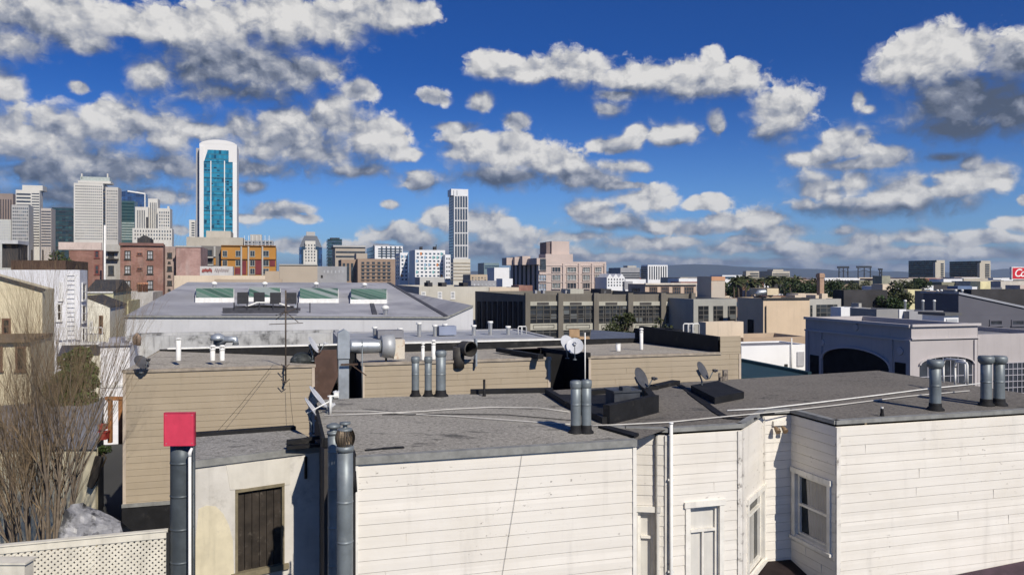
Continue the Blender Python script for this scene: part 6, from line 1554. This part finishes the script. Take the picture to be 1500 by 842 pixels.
for k in range(6): z = z0+(z1-z0)*k/5; b3.front.fbox(mb, s0, s1, z-.02, z+.02, .04, .08)
mb.build('glazing_bar', mat('bar_pale', (.40, .39, .42)), w)
# --- dark gabled shed at the right edge
b = Bld('dark_shed', 'dark grey shed with a sloping roofline and two small windows at the right edge', 1404, 1570, 462, 68, mat('shed_grey', (.105, .105, .125), .85, .08, .3), depth=4, roof=GREYROOF, parapet=.05)
f = b.front; pts = [f.at(1404, 462), f.at(1500, 462), f.at(1500, 452), f.at(1404, 431)]
pts[0] = (0, b.ztop-.01); mb = MB(); mb.prism([f.pt(0, b.ztop-.01, .01), f.pt(b.w, b.ztop-.01, .01), f.pt(b.w, b.ztop+.1, .01), f.pt(*f.at(1500, 452), .01), f.pt(*f.at(1404, 431), .01)], V*3.9); mb.build('gable', mat('shed_grey', (.115, .115, .15)), b.root)
z0 = f.at(1404, 431)[1]; z1 = f.at(1500, 452)[1]; s1 = f.s_at(1500); mb = MB()
mb.prism([f.pt(-.1, z0+.03, .15), f.pt(s1, z1+.03, .15), f.pt(s1, z1+.2, .15), f.pt(-.1, z0+.2, .15)], V*4.3); mb.build('sloping_roof', mat('shed_roof', (.30, .31, .34), .6, .1, .3), b.root)
for x0, x1 in ((1449, 1468), (1481, 1500)): b.window(x0, 468, x1, 477, mat('shed_grey', (.115, .115, .15)), WIN, (1, 1), fw=.12)
for x in (1440, 1446, 1468, 1478):
    mb = MB(); p = f.pt(f.s_at(x), z1+.5, -5); mb.lathe(p, [(.09, -.5), (.09, 1.0), (.14, 1.02), (.1, 1.15)], 8); mb.build('roof_vent', WHITE_PIPE, b.root)
R = 'rooftop pieces behind the arched building'
b = Bld('rooftop_hut', 'white rooftop hut with dark cap behind the arched building', 1383, 1404, 462, 56, CWHITE, depth=2, group=R, cat='hut'); b.box('cap', mat('cap_dark', (.10, .10, .10)), 1381, 458, 1406, 462, -2.3, .2); b.box('opening', WINP, 1386, 467, 1402, 472, 0, .05)
b = Bld('grey_block', 'dark grey flat roofed block behind the arched building', 1332, 1382, 456, 62, CGREY, depth=3, group=R)
b = Bld('grey_block', 'grey shaded block with a bright right end behind the arched building', 1284, 1316, 453, 62, mat('block_grey', (.26, .255, .25), .9, .1, .4), depth=3, group=R); b.box('bright_panel', CWHITE, 1316, 453, 1326, 476, -.3, .1)
b = Bld('white_hut', 'white hut over the left end of the arched building roof', 1262, 1276, 451, 70, CWHITE, depth=1.5, group=R, cat='hut')
b = Bld('white_hut', 'low white wall at the left of the arched building roofline', 1232, 1253, 450, 75, CWHITE, depth=1.5, group=R, cat='hut')
b = Bld('stone_pier', 'narrow grey pier beside the white hut on the roofline', 1258, 1262, 444, 72, CONC, depth=1, group=R, cat='pier')
for x in (1326, 1352, 1368.5): 
    mb = MB(); p = P(x, 458, 64); mb.lathe(p, [(.09, -.3), (.09, .9), (.14, .92), (.1, 1.05)], 8); tag(mb.build('roof_vent', WHITE_PIPE), 'white roof vent pipe behind the arched building parapet', 'roof vent', 'vent pipes behind the parapet')
# --- right background: dark hospital blocks, stadium lamps, billboard, terraces, trees
for (xs, xm, xr, yt, lab) in ((1331, 1372, 1384, 381, 'left one of two dark glass blocks with pale right ends on the horizon'), (1391, 1437, 1451, 382, 'right one of two dark glass blocks with pale right ends on the horizon')):
    b = Bld('glass_slab', lab, xm, xr, yt, 640, mat('slab_pale', (.46, .42, .34), .8, .05, .05), xs=xs, group='twin dark glass blocks')
    b.bands(DG, xs+.4, yt+1, xm-.4, yt+28, 9, .7, fac=b.left, d=.4); b.bands(WIN, xm+6, yt+4, xr-2, yt+26, 7, .6, d=.4)
    b.box('corner_fin', mat('slab_pale', (.46, .42, .34)), xm-3, yt+3, xm-1.2, yt+30, -1.5, .8)
def lamp_rack(x0, x1, y0, y1, Y, label):
    t = thing('stadium_lamps', label, 'floodlight rack', Vector((*P((x0+x1)/2, HZ, Y).xy, 0)), 0, 'dark floodlight racks on the horizon')
    mm = mat('rack_dark', (.03, .035, .045), .6); mb = MB(); a, c_ = P(x0, y0+3, Y), P(x1, y0, Y)
    mb.box(a, (c_.x-a.x, 0, 0), (0, 1.5, 0), ZUP*(c_.z-a.z)); mb.build('lamp_bank', mm, t)
    for x in ([x0+2, (x0+x1)/2, x1-2] if x1-x0 > 10 else [x0+1.5, x1-1.5]):
        mb = MB(); p = P(x, y0+3, Y); mb.bar(Vector((p.x, p.y, 0)), p, .9); mb.build('leg', mm, t)
    mb = MB(); p, q = P(x0+2, y0+4, Y), P(x1-2, y0+9, Y); mb.bar(p, q, .4); mb.bar(P(x0+2, y0+9, Y), P(x1-2, y0+4, Y), .4); mb.build('brace', mm, t)
lamp_rack(1227, 1244, 390, 404, 820, 'left one of the two broad dark floodlight racks on the horizon')
lamp_rack(1255, 1277, 389.5, 404, 820, 'right and widest dark floodlight rack on the horizon')
lamp_rack(1287, 1293, 393, 404, 820, 'small narrow dark floodlight rack at the right of the broad ones')
# billboard
Y = 330; t = thing('billboard', 'red billboard with white script lettering at the right edge', 'billboard', Vector((*P(1500, HZ, Y).xy, 0)))
uB_, vB_ = dirs(math.radians(8)); fb = Fac(Vector((*P(1482, HZ, Y).xy, 0)), uB_, -vB_); s1, zb = fb.at(1532, 410); zt = fb.at(1490, 391)[1]; zb = fb.at(1490, 409.5)[1]
mb = MB(); fb.fbox(mb, 0, s1, zb, zt, -1.2, 0); mb.build('panel', mat('sign_white', (.75, .72, .70), .6), t)
mb = MB(); fb.fbox(mb, .35, s1-.35, zb+.35, zt-.35, 0, .08); mb.build('red_face', mat('sign_red', (.55, .02, .03), .5, .05, .5), t)
mb = MB(); fb.fbox(mb, 1.5, s1-1.5, 0, zb, -1.0, -.4); mb.build('stand', mat('sign_stand', (.35, .33, .3)), t)
cu = bpy.data.curves.new('lettering', 'FONT'); cu.body = 'Coca-Cola'; cu.size = 4.6; cu.shear = .28; cu.extrude = .03; cu.offset = .04; cu.space_character = .82; cu.align_y = 'CENTER'
tmp = bpy.data.objects.new('lettering_curve', cu); COL.objects.link(tmp)
me = bpy.data.meshes.new_from_object(tmp.evaluated_get(bpy.context.evaluated_depsgraph_get())); bpy.data.objects.remove(tmp)
to = bpy.data.objects.new('lettering', me); COL.objects.link(to); me.materials.clear(); me.materials.append(mat('sign_letter', (.85, .84, .82), .6))
to.parent = t; to.location = fb.pt(.9, (zb+zt)/2, .13)-ORG[t.name][0]; to.rotation_euler = (math.pi/2, 0, math.radians(8))
# far skyline blocks
b = Bld('pale_tower_block', 'grey block with stepped top left of the white striped block on the horizon', 909, 937, 392, 520, CGREY, depth=20); b.bands(WIN, 910, 398, 937, 408, 3, .4, d=.3); b.box('penthouse', CONC, 922, 389, 935, 392.5, -10, -3)
b = Bld('striped_tower_block', 'white block with vertical stripes and a dark glass left side', 949, 978, 388, 520, CWHITE, xs=939); b.bands(WIN, 950, 390, 977, 409, 8, .4, vertical=True, d=.3); b.bands(WINB, 939.3, 390, 948.5, 409, 6, .6, fac=b.left, d=.3)
b = Bld('white_low_roof', 'long white low roof in front of the striped block', 916, 946, 409, 300, CWHITE, depth=10)
b = Bld('white_hotel', 'low white hotel with a dark sign band on the horizon', 1058, 1087, 403, 500, CWHITE, depth=15); b.box('sign_band', WINB, 1058, 405, 1076, 408, 0, .3)
b = Bld('stone_tower_block', 'left beige block with dark side above the palm trees', 1093, 1112, 397, 460, BEIGEC, xs=1088); b.bands(WIN, 1099, 399, 1111, 412, 4, .45, d=.3)
b = Bld('stone_tower_block', 'right beige block with rounded top above the palm trees', 1131, 1157, 397, 460, BEIGEC, depth=15); b.bands(WIN, 1132, 400, 1156, 411, 4, .4, d=.3); b.box('penthouse', BEIGEC, 1137, 394.5, 1152, 397.5, -9, -3)
b = Bld('white_terrace', 'white stepped terrace with small windows behind the trees on the right', 1208, 1245, 407, 330, CWHITE, depth=12); b.grid(WIN, 1209, 409, 1244, 417, 9, 2, .4, .5)
# tiny roofs scattered between here and the bay
random.seed(31)
rows = []
cols = [CWHITE, CWHITE, CONC, CGREY, BEIGEC, CREAMC, BROWNB, PINK, mat('brick_far', (.25, .10, .075), .9), mat('slate_far', (.12, .13, .16), .9), DARKB, CWHITE, CREAMC, mat('rust_far', (.16, .09, .06), .9), mat('olive_far', (.22, .21, .15), .9)]
n = 0
for k in range(290):
    x = random.uniform(985, 1520); q = random.random(); Y = 150*(900/150)**q
    if k < 20: x = random.uniform(690, 985); Y = random.uniform(400, 900)
    hgt = random.uniform(3.2, 8.6) if Y > 260 else random.uniform(3, 6.5)
    w = random.uniform(3, 7) if Y < 260 else random.uniform(4, 12) if Y < 400 else random.uniform(7, 22)
    yt = HZ+(H-hgt)*F/Y
    m = random.choice(cols)
    far = Y > 420
    b = Bld('far_building', 'tiny flat roofed building in the far sprawl towards the bay' if far else 'small low building in the sprawl right of the factory', x, x+w*F/Y, yt, Y, m, depth=w*random.uniform(.6, 1.2), group='tiny far roofs towards the bay' if far else 'small roofs right of the factory', roof=random.choice([GREYROOF, DARKROOF, CGREY, CONC]))
    if not far and random.random() < .8: b.grid(WIN, x+1, yt+3, x+w*F/Y-1, yt+3+min(12, 3.0*F/Y*1.0), max(2, int(w/3)), 1, .45, .55)
# named pieces of that sprawl that stand out
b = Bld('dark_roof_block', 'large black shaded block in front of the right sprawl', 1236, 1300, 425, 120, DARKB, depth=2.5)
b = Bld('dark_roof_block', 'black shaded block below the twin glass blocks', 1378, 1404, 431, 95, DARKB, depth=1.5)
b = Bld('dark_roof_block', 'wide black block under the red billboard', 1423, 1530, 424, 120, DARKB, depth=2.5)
b = Bld('cream_rooftop_house', 'sunlit cream house above the black shaded block', 1293, 1311, 416, 150, CREAMC, depth=3)
b = Bld('cream_rooftop_house', 'sunlit cream house with yellow end below the right dark glass block', 1436, 1451, 412, 200, mat('pale_yellow', (.62, .56, .33), .9), depth=3)
b = Bld('tan_block', 'tan flat block with brick top between the trees and the dark shed', 1357, 1378, 426, 130, mat('tan_block', (.34, .27, .21), .9, .1, .3), depth=2.5)
b = Bld('grey_rooftop_block', 'grey-green square block on the horizon left of the twin glass blocks', 1292, 1304, 404, 300, mat('green_grey', (.26, .26, .20), .9), depth=5)
b = Bld('cream_rooftop_house', 'cream terrace with arched top before the left dark glass block', 1330, 1350, 424, 150, mat('pale_yellow', (.62, .56, .33)), depth=3)
b = Bld('pale_warehouse_roof', 'long pale roof under the red billboard', 1466, 1530, 412, 260, mat('pale_roof', (.50, .46, .40), .9), depth=20)
b = Bld('brick_block', 'red brick block in front of the left dark glass block', 1356, 1378, 408, 330, mat('brick_far', (.25, .10, .075)), depth=5)
b = Bld('blue_block', 'blue-grey glazed block right of the tan flat block', 1403, 1424, 419, 180, mat('blue_wall', (.12, .17, .28), .6), depth=3)
# trees in the sprawl
def palm(x, Y, h, label, seed):
    rnd = random.Random(seed); p = P(x, HZ, Y); base = Vector((p.x, p.y, 0)); t = thing('palm_tree', label, 'palm tree', base, 0, 'palm trees in the sprawl')
    top = base+Vector((rnd.uniform(-.3, .3), 0, h)); mb = MB(); mb.tube([base, base.lerp(top, .5)+Vector((.1, 0, 0)), top], [.32, .24, .2], 7); mb.build('trunk', BARK, t)
    mb = MB()
    for k in range(34):
        a = rnd.uniform(0, 6.28); e = rnd.uniform(-.5, 1.1); L = rnd.uniform(1.7, 2.6); d = Vector((math.cos(a)*math.cos(e), math.sin(a)*math.cos(e), math.sin(e))); s = d.cross(ZUP).normalized()
        pts = [top+d*L*q-ZUP*1.1*q*q for q in (0, .33, .66, 1)]
        for j in range(3):
            w0, w1 = (.12, .38, .30)[j], (.38, .30, .03)[j]
            for sg in (1, -1): mb.poly([pts[j], pts[j+1], pts[j+1]+s*sg*w1-ZUP*.15, pts[j]+s*sg*w0-ZUP*.1])
    mb.build('crown', LEAF2, t)
for k, x in enumerate((1074, 1082, 1091, 1101, 1111, 1122, 1131, 1141, 1149, 1157, 1166)):
    palm(x, 185+12*(k % 3), random.uniform(7.2, 8.7), ('palm tree in the row behind the cream building, left of its roof hut' if x < 1145 else 'palm tree in the row behind the cream building, right of its roof hut'), k)
for k, (x, Y, h, r) in enumerate(((1172, 180, 6.8, 3), (1184, 190, 7.2, 3.4), (1195, 176, 6.6, 3), (1214, 200, 6.6, 3.6), (1228, 190, 6.4, 3.4), (1243, 205, 6.0, 3.4), (1068, 210, 6.4, 2.6), (1319, 140, 6.6, 2.8), (1310, 120, 5.2, 2.4), (1330, 210, 6.4, 3), (1344, 230, 7, 3), (1260, 260, 6.5, 3.4), (1155, 215, 6, 3))):
    tree((*P(x, HZ, Y).xy, 0), h*1.22, r*1.15, ('dark bushy tree left of the slim brick chimney', 'dark bushy tree beside the palm trees, second from the chimney', 'dark bushy tree touching the slim brick chimney', 'dark bushy tree just right of the slim brick chimney', 'dark bushy tree before the white terrace', 'dark bushy tree at the right end of the white terrace', 'dark bushy tree at the foot of the tall lift shaft', 'dark bushy tree right of the large black block', 'low dark tree in front of the large black block', 'dark bushy tree below the left dark glass block', 'dark bushy tree behind the sunlit cream terrace', 'dark bushy tree under the widest floodlight rack', 'dark bushy tree among the palms behind the roof hut')[k], LEAF2 if k % 2 else LEAF, 1300, .5, 40+k, 'bushy trees in the sprawl')
# ------------------------------------------------------------------ hills over the bay
from mathutils import noise
mb = MB(); X0, X1, n = -9000, 10500, 120
for band, (Yh, hm, sc) in enumerate(((9500, 1.0, 1), )):
    prev = None
    for k in range(n+1):
        x = X0+(X1-X0)*k/n; px = 750+F*x/Yh
        e = 6+10*math.exp(-((px-1010)/90)**2)+5*math.exp(-((px-1150)/130)**2)+6*math.exp(-((px-1480)/30)**2)+3*math.exp(-((px-730)/60)**2)+8*math.exp(-((px-265)/40)**2)
        z = (e+2.2*noise.noise(Vector((px/38, 2, 0)))+.8*noise.noise(Vector((px/11, 7, 0))))/F*Yh
        cur = (Vector((x, Yh-900, -5)), Vector((x, Yh-400, z*.45)), Vector((x, Yh, z+H)), Vector((x, Yh+1500, -5)))
        if prev:
            for j in range(3): mb.poly([prev[j], cur[j], cur[j+1], prev[j+1]], True)
        prev = cur
struct(mb.build('hills', mat('hill_scrub', (.028, .034, .030), .95, .25, .004)))

# ------------------------------------------------------------------ air between here and the bay
HAZE = .000085
mb = MB(); mb.box((-15000, -400, -3), (30000, 0, 0), (0, 16800, 0), (0, 0, 243))
hz = mb.build('haze', bpy.data.materials.new('haze_air')); hz['kind'] = 'stuff'
m = hz.data.materials[0]; m.use_nodes = True; m.node_tree.nodes.clear()
o_ = m.node_tree.nodes.new('ShaderNodeOutputMaterial'); v_ = m.node_tree.nodes.new('ShaderNodeVolumePrincipled')
v_.inputs['Color'].default_value = (.62, .78, 1, 1); v_.inputs['Density'].default_value = HAZE; v_.inputs['Anisotropy'].default_value = .2
m.node_tree.links.new(v_.outputs[0], o_.inputs['Volume'])
SC.cycles.volume_bounces = 0
